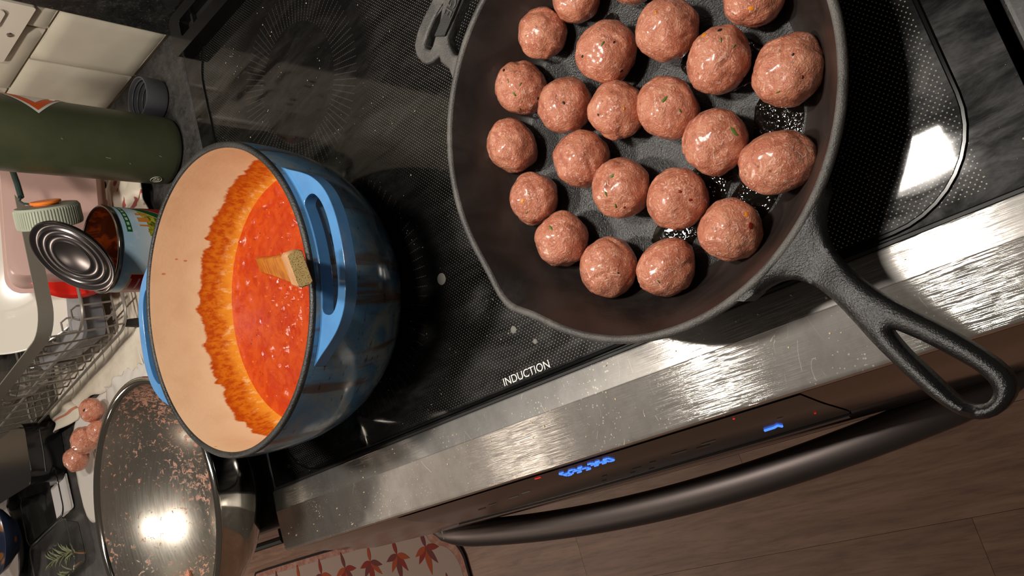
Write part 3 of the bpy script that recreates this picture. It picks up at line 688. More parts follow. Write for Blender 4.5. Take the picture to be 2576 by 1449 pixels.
# ================================================================== DUTCH OVEN
OX, OY = -0.2041, 0.1546
pot = thing('dutch_oven', 'blue enamelled cast iron pot with cream inside and two loop handles', 'pot', (OX, OY, 0.0))
SZ = 0.045
def m_enamel_in():
    t = NT('cream_enamel'); co = t.coord(); sep = t.n('ShaderNodeSeparateXYZ', i_Vector=co); z = sep.outputs[2]
    ang = t.math('ARCTAN2', sep.outputs[1], sep.outputs[0])
    cy = t.n('ShaderNodeCombineXYZ'); t.put(cy.inputs[0], t.math('MULTIPLY', ang, 0.13)); t.put(cy.inputs[1], t.math('MULTIPLY', z, 0.55)); c2 = cy.outputs[0]
    n1 = t.noise(c2, 42, 5, 0.62, 0.6); n2 = t.noise(c2, 210, 4, 0.7); n0 = t.noise(c2, 13, 2)
    hgt = t.math('DIVIDE', t.math('SUBTRACT', z, SZ), 0.036)
    e = t.math('ADD', hgt, t.math('MULTIPLY_ADD', t.math('SUBTRACT', n1, 0.5), 0.75, t.math('MULTIPLY', t.math('SUBTRACT', n0, 0.5), 0.5)))
    inside = t.ramp(e, (0.84, 1.0), (0.93, 0.0))
    col_s = t.mix(t.ramp(n2, (0.40, 0.0), (0.62, 1.0)), S(210, 122, 20), S(182, 74, 6))
    col_s = t.mix(t.ramp(e, (0.05, 0.75), (0.42, 0.0)), col_s, S(238, 165, 50))
    thin = t.math('MULTIPLY', t.ramp(t.noise(c2, 120, 5, 0.75), (0.52, 0.0), (0.62, 0.85)), t.ramp(e, (0.10, 1.0), (0.45, 0.0)))
    col_s = t.mix(thin, col_s, S(238, 196, 130))
    col_s = t.mix(t.ramp(e, (0.62, 0.0), (0.86, 0.55)), col_s, S(176, 62, 2))
    base = t.mix(t.ramp(t.noise(co, 40, 4), (0.4, 0.0), (0.75, 0.5)), S(230, 212, 174), S(216, 193, 152))
    v = t.voro(c2, 75); spot = t.math('MULTIPLY', t.math('LESS_THAN', v.outputs['Distance'], 0.085), t.math('GREATER_THAN', t.noise(c2, 31, 1), 0.52))
    base = t.mix(t.math('MULTIPLY', spot, 0.75), base, S(196, 112, 40))
    t.set(Base_Color=t.mix(inside, base, col_s), Roughness=0.34); t.bump(t.noise(co, 260, 2), 0.12, 0.0006); return t.m
inn = [(0.1312, 0.1250), (0.1306, 0.1150), (0.1296, 0.0950), (0.1270, 0.0750), (0.1225, 0.0560), (0.1160, 0.0380), (0.1060, 0.0220), (0.0900, 0.0120), (0.0600, 0.0090), (0.0, 0.0085)]
part('interior', MB().lathe(inn, 128), m_enamel_in(), pot)
part('rim', MB().lathe([(0.1312, 0.1248), (0.1316, 0.1264), (0.1332, 0.1270), (0.1352, 0.1268), (0.1366, 0.1258), (0.1368, 0.1236)], 128), m_iron('black_rim', S(24, 24, 23), S(44, 43, 42), 0.3, 0.5, 0.8, 0, 700), pot, smooth=60)
def m_enamel_out():
    t = NT('blue_enamel'); co = t.coord(); sep = t.n('ShaderNodeSeparateXYZ', i_Vector=co); z = sep.outputs[2]
    ang = t.math('ARCTAN2', sep.outputs[1], sep.outputs[0])
    cy = t.n('ShaderNodeCombineXYZ'); t.put(cy.inputs[0], t.math('MULTIPLY', ang, 0.13)); t.put(cy.inputs[1], z); c2 = cy.outputs[0]
    cy2 = t.n('ShaderNodeCombineXYZ'); t.put(cy2.inputs[0], t.math('MULTIPLY', ang, 0.13)); t.put(cy2.inputs[1], t.math('MULTIPLY', z, 0.10)); drip = t.noise(cy2.outputs[0], 52, 4, 0.6, 0.25)
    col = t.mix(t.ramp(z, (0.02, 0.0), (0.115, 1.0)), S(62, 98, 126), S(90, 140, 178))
    col = t.mix(t.ramp(t.noise(c2, 20, 5, 0.65, 1.0), (0.42, 0.0), (0.66, 0.75)), col, S(150, 152, 144))
    col = t.mix(t.ramp(drip, (0.53, 0.0), (0.64, 0.8)), col, S(96, 66, 36))
    col = t.mix(t.ramp(t.noise(t.coord('Object', (40, 40, 120)), 1.5, 4, 0.7), (0.60, 0.0), (0.68, 0.8)), col, S(52, 36, 26))
    t.set(Base_Color=col, Roughness=t.ramp(t.noise(c2, 26, 4), (0.4, 0.10), (0.7, 0.3))); t.b.inputs['Coat Weight'].default_value = 0.3; return t.m
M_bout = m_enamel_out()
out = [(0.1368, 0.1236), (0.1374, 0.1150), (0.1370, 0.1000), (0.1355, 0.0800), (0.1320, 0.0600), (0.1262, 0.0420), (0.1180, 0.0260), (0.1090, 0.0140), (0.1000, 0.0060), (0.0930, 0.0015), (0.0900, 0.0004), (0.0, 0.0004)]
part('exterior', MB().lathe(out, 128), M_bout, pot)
def m_hand():
    t = NT('blue_handle_enamel'); co = t.coord(); nz = t.n('ShaderNodeNewGeometry')
    col = t.mix(t.ramp(t.noise(co, 45, 4), (0.4, 0.0), (0.7, 0.6)), S(82, 136, 188), S(72, 122, 172))
    col = t.mix(t.ramp(t.noise(co, 150, 4, 0.7), (0.66, 0.0), (0.74, 0.8)), col, S(84, 66, 44))
    t.set(Base_Color=col, Roughness=0.16); t.b.inputs['Coat Weight'].default_value = 0.4; t.bump(t.noise(co, 240, 2), 0.12, 0.0008); return t.m
M_hand = m_hand()
def loop_handle():
    half = [(0.1090, -0.0826), (0.1210, -0.0755), (0.1340, -0.0690), (0.1480, -0.0600), (0.1600, -0.0460), (0.1668, -0.0275), (0.1690, -0.009)]
    outer_ = half + [(u, -v) for u, v in reversed(half)]
    pts = [Vector(p) for p in outer_]
    for _ in range(2):
        q = [pts[0]]
        for a, b in zip(pts, pts[1:]): q += [a.lerp(b, 0.25), a.lerp(b, 0.75)]
        pts = q + [pts[-1]]
    wall = [(0.1352*math.cos(a), 0.1352*math.sin(a)) for a in [0.645 - 1.29*k/26 for k in range(27)]]
    hh = [(0.1430, -0.0495), (0.1525, -0.0400), (0.1575, -0.0240), (0.1588, -0.006)]
    hole = hh + [(u, -v) for u, v in reversed(hh)] + [(0.1388*math.cos(a), 0.1388*math.sin(a)) for a in [0.33 - 0.66*k/10 for k in range(11)]]
    hole = smooth_loop(hole, 2)
    return MB().prism([tuple(p) for p in pts] + wall, 0.1085, 0.1195, holes=(hole,))
for a0 in (math.radians(-6), math.radians(174)):
    part('handle', loop_handle(), M_hand, pot, smooth=60, bevel=0.0032, seg=3, rot=(0, 0, a0))

# sauce filling the pot
def m_sauce():
    t = NT('tomato_sauce'); co = t.coord()
    n1 = t.noise(co, 60, 5, 0.6, 0.8); n2 = t.noise(co, 170, 4, 0.6, 1.0)
    col = t.mix(t.ramp(n1, (0.38, 0.0), (0.64, 1.0)), S(182, 66, 14), S(168, 48, 16))
    col = t.mix(t.ramp(n2, (0.58, 0.0), (0.70, 0.8)), col, S(182, 54, 38))
    col = t.mix(t.ramp(t.noise(co, 110, 3), (0.66, 0.0), (0.74, 0.8)), col, S(214, 104, 24))
    v = t.voro(co, 150); sp = t.math('MULTIPLY', t.math('LESS_THAN', v.outputs['Distance'], 0.12), t.math('GREATER_THAN', t.noise(co, 50, 1), 0.60))
    col = t.mix(sp, col, S(70, 30, 16))
    t.set(Base_Color=col, Roughness=t.ramp(n1, (0.35, 0.30), (0.6, 0.14))); t.bump(n2, 0.45, 0.0014)
    t.b.inputs['Subsurface Weight'].default_value = 0.0
    return t.m
sv = [(0, 0, SZ)]; sf = []; NR, NA = 90, 220; SR_ = 0.1192
for i in range(1, NR + 1):
    r = SR_ * i / NR
    for k in range(NA):
        a = 2*PI*k/NA; x, y_ = r*math.cos(a), r*math.sin(a); p = Vector((x, y_, 0))
        calm = 0.35 + 0.65 * max(0.0, min(1.0, 0.5 + 1.6 * mn.noise(p * 16 + Vector((3, 1, 0)))))
        b = max(0.0, mn.noise(p * 120)) ** 1.3 * 0.0062 + max(0.0, mn.noise(p * 230 + Vector((5, 5, 0)))) * 0.0020 + mn.noise(p * 45) * 0.0012
        sv.append((x, y_, SZ + calm * b * min(1.0, (SR_ - r) / 0.006)))
for k in range(NA): sf.append((0, 1 + k, 1 + (k+1) % NA))
for i in range(NR - 1):
    for k in range(NA): sf.append((1+i*NA+k, 1+(i+1)*NA+k, 1+(i+1)*NA+(k+1) % NA, 1+i*NA+(k+1) % NA))
sb = MB(); sb.v = sv; sb.f = sf
sauce = part('tomato_sauce', sb, m_sauce(), None, loc=(OX, OY, 0), smooth=80)
tag(sauce, 'chunky orange-red tomato sauce in the blue pot', 'sauce', kind='stuff')

# bamboo spoon leaning on the near rim, its end grain towards us
sp = thing('bamboo_spoon', 'bamboo spoon standing in the tomato sauce with its speckled cut end up', 'spoon', (-0.245, 0.205, 0.047))
E0 = Vector((-0.245, 0.205, 0.047)); E1 = Vector((-0.0300, 0.1135, 0.166))
dirv = (E1 - E0).normalized()
wv = (Vector(R0) * 0.36 + Vector(R1) * 0.93); wv = (wv - dirv * wv.dot(dirv)).normalized(); tv_ = dirv.cross(wv)
def spoon_sec(q, hw, ht, chop=0.25):
    c = E0.lerp(E1, q) - E0; L = []
    for sx, sy in ((-1, -1+chop*1.6), (-1+chop*.5, -1), (1-chop*.5, -1), (1, -1+chop*1.6), (1, 1-chop*1.6), (1-chop*.5, 1), (-1+chop*.5, 1), (-1, 1-chop*1.6)):
        L.append(c + wv*hw*sx + tv_*ht*sy)
    return L
secs = [(-0.25, 0.012, 0.0040), (0.0, 0.0075, 0.0042), (0.4, 0.0085, 0.0044), (0.8, 0.0108, 0.0048), (0.86, 0.0110, 0.0048), (0.87, 0.0128, 0.0054), (0.995, 0.0130, 0.0056), (1.0, 0.0122, 0.0050)]
def spoon_part(sl, caps):
    v = []; f = []
    for q, a, b in sl: v += spoon_sec(q, a, b)
    n = len(sl)
    for i in range(n-1):
        for k in range(8): f.append((i*8+k, i*8+(k+1) % 8, (i+1)*8+(k+1) % 8, (i+1)*8+k))
    if caps[0]: f.append(tuple(range(7, -1, -1)))
    if caps[1]: f.append(tuple((n-1)*8+k for k in range(8)))
    return MB().add(v, f)
t = NT('stained_bamboo'); _c = t.coord()
t.set(Base_Color=t.mix(t.ramp(t.noise(_c, 90, 4), (0.4, 0.0), (0.65, 1.0)), S(180, 112, 28), S(150, 78, 12)), Roughness=0.4); M_bam0 = t.m
t = NT('bamboo'); _c = t.coord()
t.set(Base_Color=t.mix(t.ramp(t.noise(_c, 60, 4), (0.4, 0.0), (0.7, 1.0)), S(186, 140, 98), S(170, 122, 82)), Roughness=0.45); M_bam1 = t.m
t = NT('bamboo_end_grain'); _c = t.coord(); _v = t.voro(_c, 1150)
t.set(Base_Color=t.mix(t.ramp(_v.outputs['Distance'], (0.22, 1.0), (0.42, 0.0)), S(186, 158, 100), S(84, 64, 34)), Roughness=0.6); M_bam2 = t.m
part('lower_handle', spoon_part(secs[:5], (True, True)), M_bam0, sp, bevel=0.0006, label='handle part stained orange by sauce')
part('upper_handle', spoon_part(secs[5:], (True, False)), M_bam1, sp, bevel=0.0008)
part('cut_end', spoon_part([(0.9985, 0.0123, 0.0051), (1.001, 0.0122, 0.0050)], (True, True)), M_bam2, sp, label='speckled end grain')

# ================================================================== LEFT WORKTOP
# steel mixing bowl with raw meat smears
bowl = thing('mixing_bowl', 'stainless mixing bowl smeared with raw mince beside the blue pot', 'bowl', (-0.471, 0.017, -0.003))
def bowl_prof(o):
    pts = [(0.0, 0.004), (0.052, 0.0045), (0.066, 0.009), (0.090, 0.024), (0.112, 0.046), (0.126, 0.070), (0.1325, 0.096)]
    return [(r + o * 0.8, z - o) if r > 0 else (0.0, z - o) for r, z in pts]
def m_bowl():
    t = NT('bowl_steel_inside'); co = t.coord()
    sep = t.n('ShaderNodeSeparateXYZ', i_Vector=co); ang = t.math('ARCTAN2', sep.outputs[1], sep.outputs[0])
    cy = t.n('ShaderNodeCombineXYZ'); t.put(cy.inputs[0], t.math('MULTIPLY', ang, 2.5)); t.put(cy.inputs[1], t.math('MULTIPLY', sep.outputs[2], 420))
    br = t.noise(cy.outputs[0], 1.6, 4)
    sw = t.noise(t.coord('Object', (1, 1, 1.4)), 150, 7, 0.75, 0.7); big = t.noise(co, 11, 2)
    thr = t.math('ADD', sw, t.math('MULTIPLY', t.math('SUBTRACT', big, 0.5), 0.34))
    thr = t.math('ADD', thr, t.math('MULTIPLY', sep.outputs[0], 0.30)); m = t.ramp(thr, (0.548, 0.0), (0.572, 1.0))
    film = t.ramp(t.noise(co, 30, 5, 0.7), (0.45, 0.0), (0.75, 0.35))
    col = t.mix(film, S(168, 162, 152), S(160, 134, 118)); col = t.mix(m, col, S(194, 142, 120))
    t.set(Base_Color=col, Metallic=t.math('SUBTRACT', 0.92, t.math('MULTIPLY', m, 0.90)), Roughness=t.math('MULTIPLY_ADD', br, 0.16, 0.22))
    t.bump(t.math('ADD', t.math('MULTIPLY', m, 1.0), t.math('MULTIPLY', br, 0.05)), 0.35, 0.0008); return t.m
part('inside', MB().lathe(bowl_prof(0.0), 96), m_bowl(), bowl)
M_bsteel = mat('polished_steel', S(186, 180, 170), 0.10, 1.0)
part('outside', MB().lathe(bowl_prof(0.0016), 96), M_bsteel, bowl)
part('rolled_rim', MB().lathe([(0.1318, 0.0935), (0.1325, 0.0962), (0.1348, 0.0982), (0.1385, 0.0984), (0.1408, 0.0968), (0.1408, 0.0942), (0.1388, 0.0930), (0.1345, 0.0932)], 96), M_bsteel, bowl, smooth=70)
def clump(name, c, r, seed, m, parent=None, n=9, sq=0.7):
    rnd = random.Random(seed); mb = MB()
    bm = bmesh.new(); bmesh.ops.create_icosphere(bm, subdivisions=4, radius=1.0)
    vs = []; 
    for q in bm.verts:
        p = q.co; k = 1 + 0.45*mn.noise(p*1.7 + Vector((seed, 0, 0))) + 0.25*mn.noise(p*4 + Vector((0, seed, 0))) + 0.1 * mn.noise(p*9)
        vs.append(p * k)
    bm.verts.index_update(); fs = [[v.index for v in f.verts] for f in bm.faces]; bm.free()
    mb.add([Vector((v.x*r[0], v.y*r[1], v.z*r[2])) for v in vs], fs); return part(name, mb, m, parent, loc=c, smooth=80)
for k, (a, rr, z, s_) in enumerate(((0.30, 0.113, 0.062, 0.009), (0.10, 0.114, 0.064, 0.010), (-0.12, 0.115, 0.066, 0.007), (-0.72, 0.104, 0.050, 0.010), (-0.86, 0.098, 0.042, 0.011), (-2.3, 0.10, 0.037, 0.006))):
    clump('meat_scrap', (rr*math.cos(a), rr*math.sin(a), z), (s_*0.6, s_, s_*0.5), 3 + k*5, M_meat, bowl)

# meatballs waiting on white paper behind the bowl
M_paper = mat('parchment', S(206, 200, 192), 0.6, bump=(40, 0.3, 0.002))
def paper_fn(u, v):
    x = -0.885 + 0.27 * u; yc = 0.13 + 0.085 * u * u
    w = 0.085 * (1 - 0.35 * u) * math.sqrt(max(0.02, 1 - (2*u - 1) ** 8)); y_ = yc + (v - 0.5) * 2 * w
    z = -0.0005 + 0.0015 + 0.008 * max(0, u - 0.6) * (0.5 + mn.noise(Vector((x*40, y_*40, 0)))) + 0.0015 * abs(mn.noise(Vector((x*25, y_*25, 1)))); return (x, y_, z)
pp = part('parchment_sheet', MB().grid(paper_fn, 40, 24), M_paper); pp.modifiers.new('s', 'SOLIDIFY').thickness = 0.0008
tag(pp, 'white crinkled parchment sheet under the spare meatballs behind the steel bowl', 'paper')
EXT = [((-0.745, 0.1934, 0.0232), 0.0169, 'spare raw meatball with a black peppercorn, behind the bowl nearest the towel', [('k', 0.55, -0.05, 0.75, 0.0042)]),
       ((-0.7759, 0.1598, 0.0258), 0.0197, 'middle spare raw meatball on the parchment behind the steel bowl', []),
       ((-0.8179, 0.1427, 0.0241), 0.0179, 'spare raw meatball nearest the clear herb box', []),
       ((-0.7400, 0.1620, 0.0216), 0.0151, 'spare raw meatball mostly hidden by the steel bowl rim', [])]
for k, (c, r, lb, fk) in enumerate(EXT): meatball(40 + k, c, r, lb, 'spare raw meatballs behind the bowl', 0.003, fk)

# green flask
fk = thing('steel_flask', 'tall matte dark green steel flask by the tiled wall', 'flask', (-0.463, 0.447, -0.003))
M_green_p = mat('green_powder_coat', S(70, 74, 52), 0.38, var=(18, S(62, 66, 46)), bump=(700, 0.12, 0.0006))
fpro = [(0.0, 0.0), (0.034, 0.0), (0.0375, 0.0008), (0.0405, 0.004), (0.0415, 0.009), (0.0418, 0.02), (0.0418, 0.215), (0.0405, 0.228), (0.036, 0.243), (0.030, 0.252), (0.0275, 0.257), (0.0275, 0.275), (0.026, 0.276), (0.0245, 0.275), (0.0245, 0.25)]
part('body', MB().lathe(fpro, 96), M_green_p, fk, smooth=50)
part('neck_thread', MB().tube([(0.0282*math.cos(a), 0.0282*math.sin(a), 0.259 + 0.0045*a/(2*PI)) for a in [k*PI/12 for k in range(60)]], 0.0009, 6), M_steel, fk)
# small round maker's stamp near the base, and chips in the coat
M_stamp = mat('etched_mark', S(168, 164, 150), 0.5)
def cyl_pt(a, z, r=0.0421): return (r*math.cos(a), r*math.sin(a), z)
aS = math.radians(-88)
part('stamp_ring', MB().tube([cyl_pt(aS + 0.155*math.cos(q), 0.024 + 0.0065*math.sin(q)) for q in [2*PI*k/28 for k in range(28)]], 0.00045, 5, closed=True), M_stamp, fk)
part('stamp_letters', MB().tube([cyl_pt(aS - 0.09, 0.0275), cyl_pt(aS - 0.105, 0.024), cyl_pt(aS - 0.09, 0.0205)], 0.0004, 5).tube([cyl_pt(aS - 0.05, 0.0275), cyl_pt(aS - 0.05, 0.0205), cyl_pt(aS - 0.015, 0.0205)], 0.0004, 5).tube([cyl_pt(aS + 0.015, 0.0205), cyl_pt(aS + 0.015, 0.0275), cyl_pt(aS + 0.06, 0.0255), cyl_pt(aS + 0.015, 0.024), cyl_pt(aS + 0.065, 0.0205)], 0.0004, 5).tube([cyl_pt(aS + 0.08, 0.0265), cyl_pt(aS + 0.1, 0.0235), cyl_pt(aS + 0.08, 0.0215)], 0.0004, 5), M_stamp, fk)
M_chip = mat('coat_chip', S(190, 186, 172), 0.4, 0.6)
for a, z, l in ((-52, 0.086, 0.006), (-58, 0.062, 0.002), (-30, 0.14, 0.002), (-40, 0.028, 0.003)):
    a = math.radians(a); part('coat_chip', MB().tube([cyl_pt(a, z, 0.0418), cyl_pt(a + 0.02, z + l, 0.0418)], 0.0004, 5), M_chip, fk)
# diamond sticker wrapped on the flask, wall side
def sticker(mb, s0, s1, off):
    pass
aT, zT, hd = math.radians(62), 0.163, 0.041
def stk(p, q, r): # p, q in -1..1 square rotated 45 degrees
    d = hd; dx = (p - q) * d * 0.5; dz = (p + q) * d * 0.5; return cyl_pt(aT + dx / 0.0418, zT + dz, r)
M_stw = mat('sticker_white', S(224, 220, 208), 0.45); M_sto = mat('sticker_orange', S(214, 84, 22), 0.45)
part('sticker', MB().grid(lambda u, v: stk(2*u - 1, 2*v - 1, 0.0421), 16, 16), M_stw, fk, smooth=80)
bo = MB()
for sgn in (0, 1):
    for e in (-1, 1):
        lo, hi = (0.60, 0.90) if e > 0 else (-0.90, -0.60)
        if sgn == 0: bo.grid(lambda u, v: stk(lo + (hi-lo)*u, -0.9 + 1.8*v, 0.04225), 4, 20)
        else: bo.grid(lambda u, v: stk(-0.9 + 1.8*v, lo + (hi-lo)*u, 0.0423), 4, 20)
part('sticker_border', bo, M_sto, fk, smooth=80)
part('sticker_bar', MB().grid(lambda u, v: cyl_pt(aT + (-0.12 + 0.10*v), zT - 0.022 + 0.030*u, 0.0423), 6, 3), mat('sticker_dark', S(50, 58, 54), 0.5), fk)
sl = MB()
def word(txt, edge):
    n = len(txt)
    for k, ch in enumerate(txt):
        u0 = -0.80 + 0.17 * k
        for (ax, ay), (bx_, by_) in STROKES.get(ch, ()):
            P = []
            for (lx, ly) in ((ax, ay), (bx_, by_)):
                s_ = u0 + lx * 0.12; w = -0.86 + ly * 0.20
                P.append(stk(s_, w, 0.0425) if edge == 0 else stk(w, -s_ - 0.95 + 0.0, 0.0425) if False else (stk(w, s_, 0.0425)))
            sl.tube(P, 0.00035, 4)
STROKES = {'R': (((0,0),(0,1)),((0,1),(1,.8)),((1,.8),(0,.5)),((0,.5),(1,0))), 'E': (((0,0),(0,1)),((0,1),(1,1)),((0,.5),(.8,.5)),((0,0),(1,0))), 'C': (((1,1),(0,.8)),((0,.8),(0,.2)),((0,.2),(1,0))), 'O': (((0,0),(0,1)),((0,1),(1,1)),((1,1),(1,0)),((1,0),(0,0))), 'D': (((0,0),(0,1)),((0,1),(1,.5)),((1,.5),(0,0))), 'S': (((1,1),(0,.8)),((0,.8),(1,.3)),((1,.3),(0,0))), 'G': (((1,1),(0,.8)),((0,.8),(0,.2)),((0,.2),(1,0)),((1,0),(1,.45)))}
word('RECORDS', 0); word('GOOD', 1)
part('sticker_lettering', sl, M_stw, fk)
# its grey screw cap lying by the wall
fc = thing('bottle_cap', 'dark grey ribbed screw cap lying open on the worktop behind the green flask', 'cap', (-0.459, 0.5165, -0.003), (0, 0, 0)); fc.scale = (0.86, 0.86, 0.90)
M_cap = mat('grey_plastic', S(72, 72, 76), 0.45)
cm = Matrix.Rotation(math.radians(0), 4, 'Y')
part('shell', MB().lathe([(0.0, 0.0), (0.026, 0.0), (0.0295, 0.002), (0.0305, 0.006), (0.0305, 0.030), (0.0298, 0.032), (0.0282, 0.032), (0.0275, 0.030), (0.0272, 0.004), (0.0, 0.004)], 64), M_cap, fc, smooth=40)
for z in (0.011, 0.018, 0.025):
    part('thread', MB().tube([(0.0272*math.cos(a), 0.0272*math.sin(a), z + 0.004*a/(2*PI)) for a in [k*PI/16 for k in range(30)]], 0.0011, 6), M_cap, fc)
part('seal', MB().lathe([(0.0, 0.0045), (0.019, 0.0045), (0.020, 0.006), (0.022, 0.006), (0.023, 0.0042)], 48), mat('grey_seal', S(92, 92, 98), 0.4), fc)

# tomato tin with its lid bent open
can = thing('tomato_tin', 'opened tomato tin with a landscape label and its lid bent up', 'tin', (-0.462, 0.311, -0.003))
CR, CH = 0.0485, 0.106
def m_label():
    t = NT('tin_label'); co = t.coord(); sep = t.n('ShaderNodeSeparateXYZ', i_Vector=co); z = sep.outputs[2]
    a = t.math('ARCTAN2', sep.outputs[1], sep.outputs[0])      # 0 faces +x
    cy = t.n('ShaderNodeCombineXYZ'); t.put(cy.inputs[0], t.math('MULTIPLY', a, CR)); t.put(cy.inputs[1], z); c2 = cy.outputs[0]
    def band(lo, hi, s): return t.math('MULTIPLY', t.math('GREATER_THAN', s, lo), t.math('LESS_THAN', s, hi))
    col = t.mix(t.ramp(z, (0.060, 0.0), (0.100, 1.0)), S(226, 232, 230), S(168, 206, 230))
    col = t.mix(t.ramp(t.noise(c2, 55, 3), (0.5, 0.0), (0.7, 0.8)), col, S(226, 230, 226))
    hill = t.math('ADD', t.math('MULTIPLY_ADD', t.math('SUBTRACT', t.noise(c2, 90, 4, 0.7), 0.5), 0.016, t.math('MULTIPLY', t.math('ADD', a, 0.6), 0.008)), 0.064)
    land = t.math('LESS_THAN', z, hill)
    lc = t.mix(t.ramp(t.noise(c2, 150, 3), (0.40, 0.0), (0.55, 1.0)), S(70, 92, 36), S(196, 186, 44))
    lc = t.mix(t.ramp(t.noise(c2, 70, 2), (0.62, 0.0), (0.68, 1.0)), lc, S(220, 168, 142)); col = t.mix(land, col, lc)
    twr = t.math('MULTIPLY', band(0.18, 0.62, a), band(0.066, 0.079, z)); twr = t.math('MULTIPLY', twr, t.math('GREATER_THAN', t.math('FRACT', t.math('MULTIPLY', a, 4.4)), 0.35)); col = t.mix(twr, col, S(216, 140, 60))
    gband = t.math('MULTIPLY', band(0.0886, 0.0946, z), t.math('GREATER_THAN', a, 0.02)); col = t.mix(gband, col, S(24, 92, 42))
    gt = t.math('MULTIPLY', t.math('MULTIPLY', band(0.0902, 0.0930, z), band(0.08, 1.6, a)), t.math('GREATER_THAN', t.math('FRACT', t.math('MULTIPLY', a, 7.0)), 0.40)); col = t.mix(t.math('MULTIPLY', gt, 0.8), col, S(206, 220, 200))
    # red shield corner with green edge towards +y
    e = t.math('SUBTRACT', t.math('MULTIPLY_ADD', a, 0.056, 0.030), z)
    col = t.mix(t.math('GREATER_THAN', e, -0.0015), col, S(232, 206, 150)); col = t.mix(t.math('GREATER_THAN', e, 0.0), col, S(14, 84, 44))
    e2 = t.math('SUBTRACT', t.math('MULTIPLY_ADD', a, 0.056, 0.014), z); col = t.mix(t.math('GREATER_THAN', e2, -0.0012), col, S(232, 206, 150)); col = t.mix(t.math('GREATER_THAN', e2, 0.0), col, S(176, 22, 26))
    rb = t.math('MULTIPLY', t.math('LESS_THAN', a, -1.0), t.math('LESS_THAN', z, 0.088)); rb1 = t.math('MULTIPLY', t.math('LESS_THAN', a, -0.96), t.math('LESS_THAN', z, 0.0895))
    col = t.mix(rb1, col, S(232, 206, 150)); col = t.mix(rb, col, S(170, 20, 26))
    tx = t.math('MULTIPLY', rb, t.math('MULTIPLY', band(-1.5, -1.12, a), t.math('LESS_THAN', t.math('FRACT', t.math('MULTIPLY', z, 105.0)), 0.22))); col = t.mix(t.math('MULTIPLY', tx, 0.7), col, S(228, 196, 186))
    t.set(Base_Color=col, Roughness=0.32); return t.m
part('label', MB().lathe([(CR, 0.004), (CR, CH - 0.005)], 72), m_label(), can)
M_tin = mat('tinplate', S(150, 140, 132), 0.22, 1.0)
part('top_seam', MB().lathe([(CR - 0.001, CH - 0.006), (CR + 0.0012, CH - 0.005), (CR + 0.0014, CH - 0.001), (CR + 0.0004, CH + 0.0002), (CR - 0.0014, CH), (CR - 0.0018, CH - 0.004)], 72), M_tin, can, smooth=60)
part('base_seam', MB().lathe([(0, 0.002), (CR - 0.003, 0.002), (CR - 0.002, 0.0), (CR + 0.0012, 0.0006), (CR + 0.0012, 0.004), (CR - 0.001, 0.0045)], 72), M_tin, can, smooth=60)
t = NT('tin_inside'); _c = t.coord()
t.set(Base_Color=t.mix(t.ramp(t.noise(_c, 60, 4, 0.6, 1.0), (0.52, 0.0), (0.64, 1.0)), S(120, 54, 26), S(196, 84, 34)), Metallic=0.75, Roughness=0.18)
inz = [(CR - 0.0018, CH - 0.002), (CR - 0.0022, CH - 0.012)] + [(CR - 0.002 - 0.0008 * (k % 2), CH - 0.02 - 0.004*k) for k in range(17)] + [(CR - 0.004, 0.008), (0.0, 0.0065)]
part('inside', MB().lathe(inz, 64), t.m, can)
t = NT('tin_lettering'); 
lt = text_mesh('CO', 0.030, 0.0001, mat('label_white', S(236, 230, 222), 0.4))
for v in lt.vertices:
    a = 0.78 - v.co.y * 0 + (v.co.x) / CR; z = 0.016 + v.co.y; rr = CR + 0.0004 + v.co.z; v.co = Vector((rr*math.cos(a), rr*math.sin(a), z))
link('label_lettering', lt, can)
# bent lid
lidM = Matrix.Identity(4)
nrm = Vector((0.05, -0.72, 0.69)).normalized()
qm = nrm.to_track_quat('Z', 'Y').to_matrix().to_4x4(); qm.translation = Vector((-0.4275, 0.2870, 0.1475)) - Vector((-0.462, 0.311, -0.003))
lpr = [(0.0, 0.0), (0.019, 0.0), (0.021, 0.0012), (0.023, 0.0), (0.027, -0.0006), (0.029, 0.0010), (0.031, -0.0006), (0.0345, -0.0006), (0.0365, 0.0014), (0.0385, -0.0008), (0.042, -0.0010), (0.0440, 0.0016), (0.0462, 0.0018), (0.0468, 0.0), (0.0460, -0.0018), (0.042, -0.0022), (0.0, -0.0010)]
part('bent_lid', MB().lathe(lpr, 80, M=qm), mat('lid_metal', S(112, 106, 106), 0.28, 1.0), can, smooth=60, label='round ridged tin lid bent upright')

# dish rack
RK = thing('dish_rack', 'grey wire dish rack with a flat metal top band, holding plates', 'dish rack', (-0.575, 0.245, 0.002), (0, 0, math.radians(6.5)))
M_wire = mat('rack_wire', S(150, 144, 136), 0.35, 0.5); M_band = mat('rack_band', S(146, 140, 128), 0.42, 0.4)
RX, RY = 0.40, 0.27     # rack goes to -x and +y from its right front corner
def band(pts, h, th):
    mb = MB(); n = len(pts)
    V = []
    for i, p in enumerate(pts):
        t = Vector(pts[(i+1) % n]) - Vector(pts[i-1]); q = Vector((t.y, -t.x, 0)).normalized() * th
        V += [(p[0], p[1], p[2] - h/2), (p[0] + q.x, p[1] + q.y, p[2] - h/2), (p[0] + q.x, p[1] + q.y, p[2] + h/2), (p[0], p[1], p[2] + h/2)]
    mb.add(V, [(4*i+k, 4*((i+1) % n)+k, 4*((i+1) % n)+(k+1) % 4, 4*i+(k+1) % 4) for i in range(n) for k in range(4)]); return mb
bo = rrect(-RX, 0.012, 0.0, RY, 0.035, 8)
b = part('top_band', band([(p[0], p[1], 0.122) for p in bo], 0.017, 0.0015), M_band, RK)
bi = rrect(-RX + 0.012, 0.022, -0.012, RY - 0.012, 0.03, 6)
for zz in (0.022, 0.075):
    part('frame_wire', MB().tube([(p[0], p[1], zz) for p in bi], 0.0019, 6, closed=True), M_wire, RK)
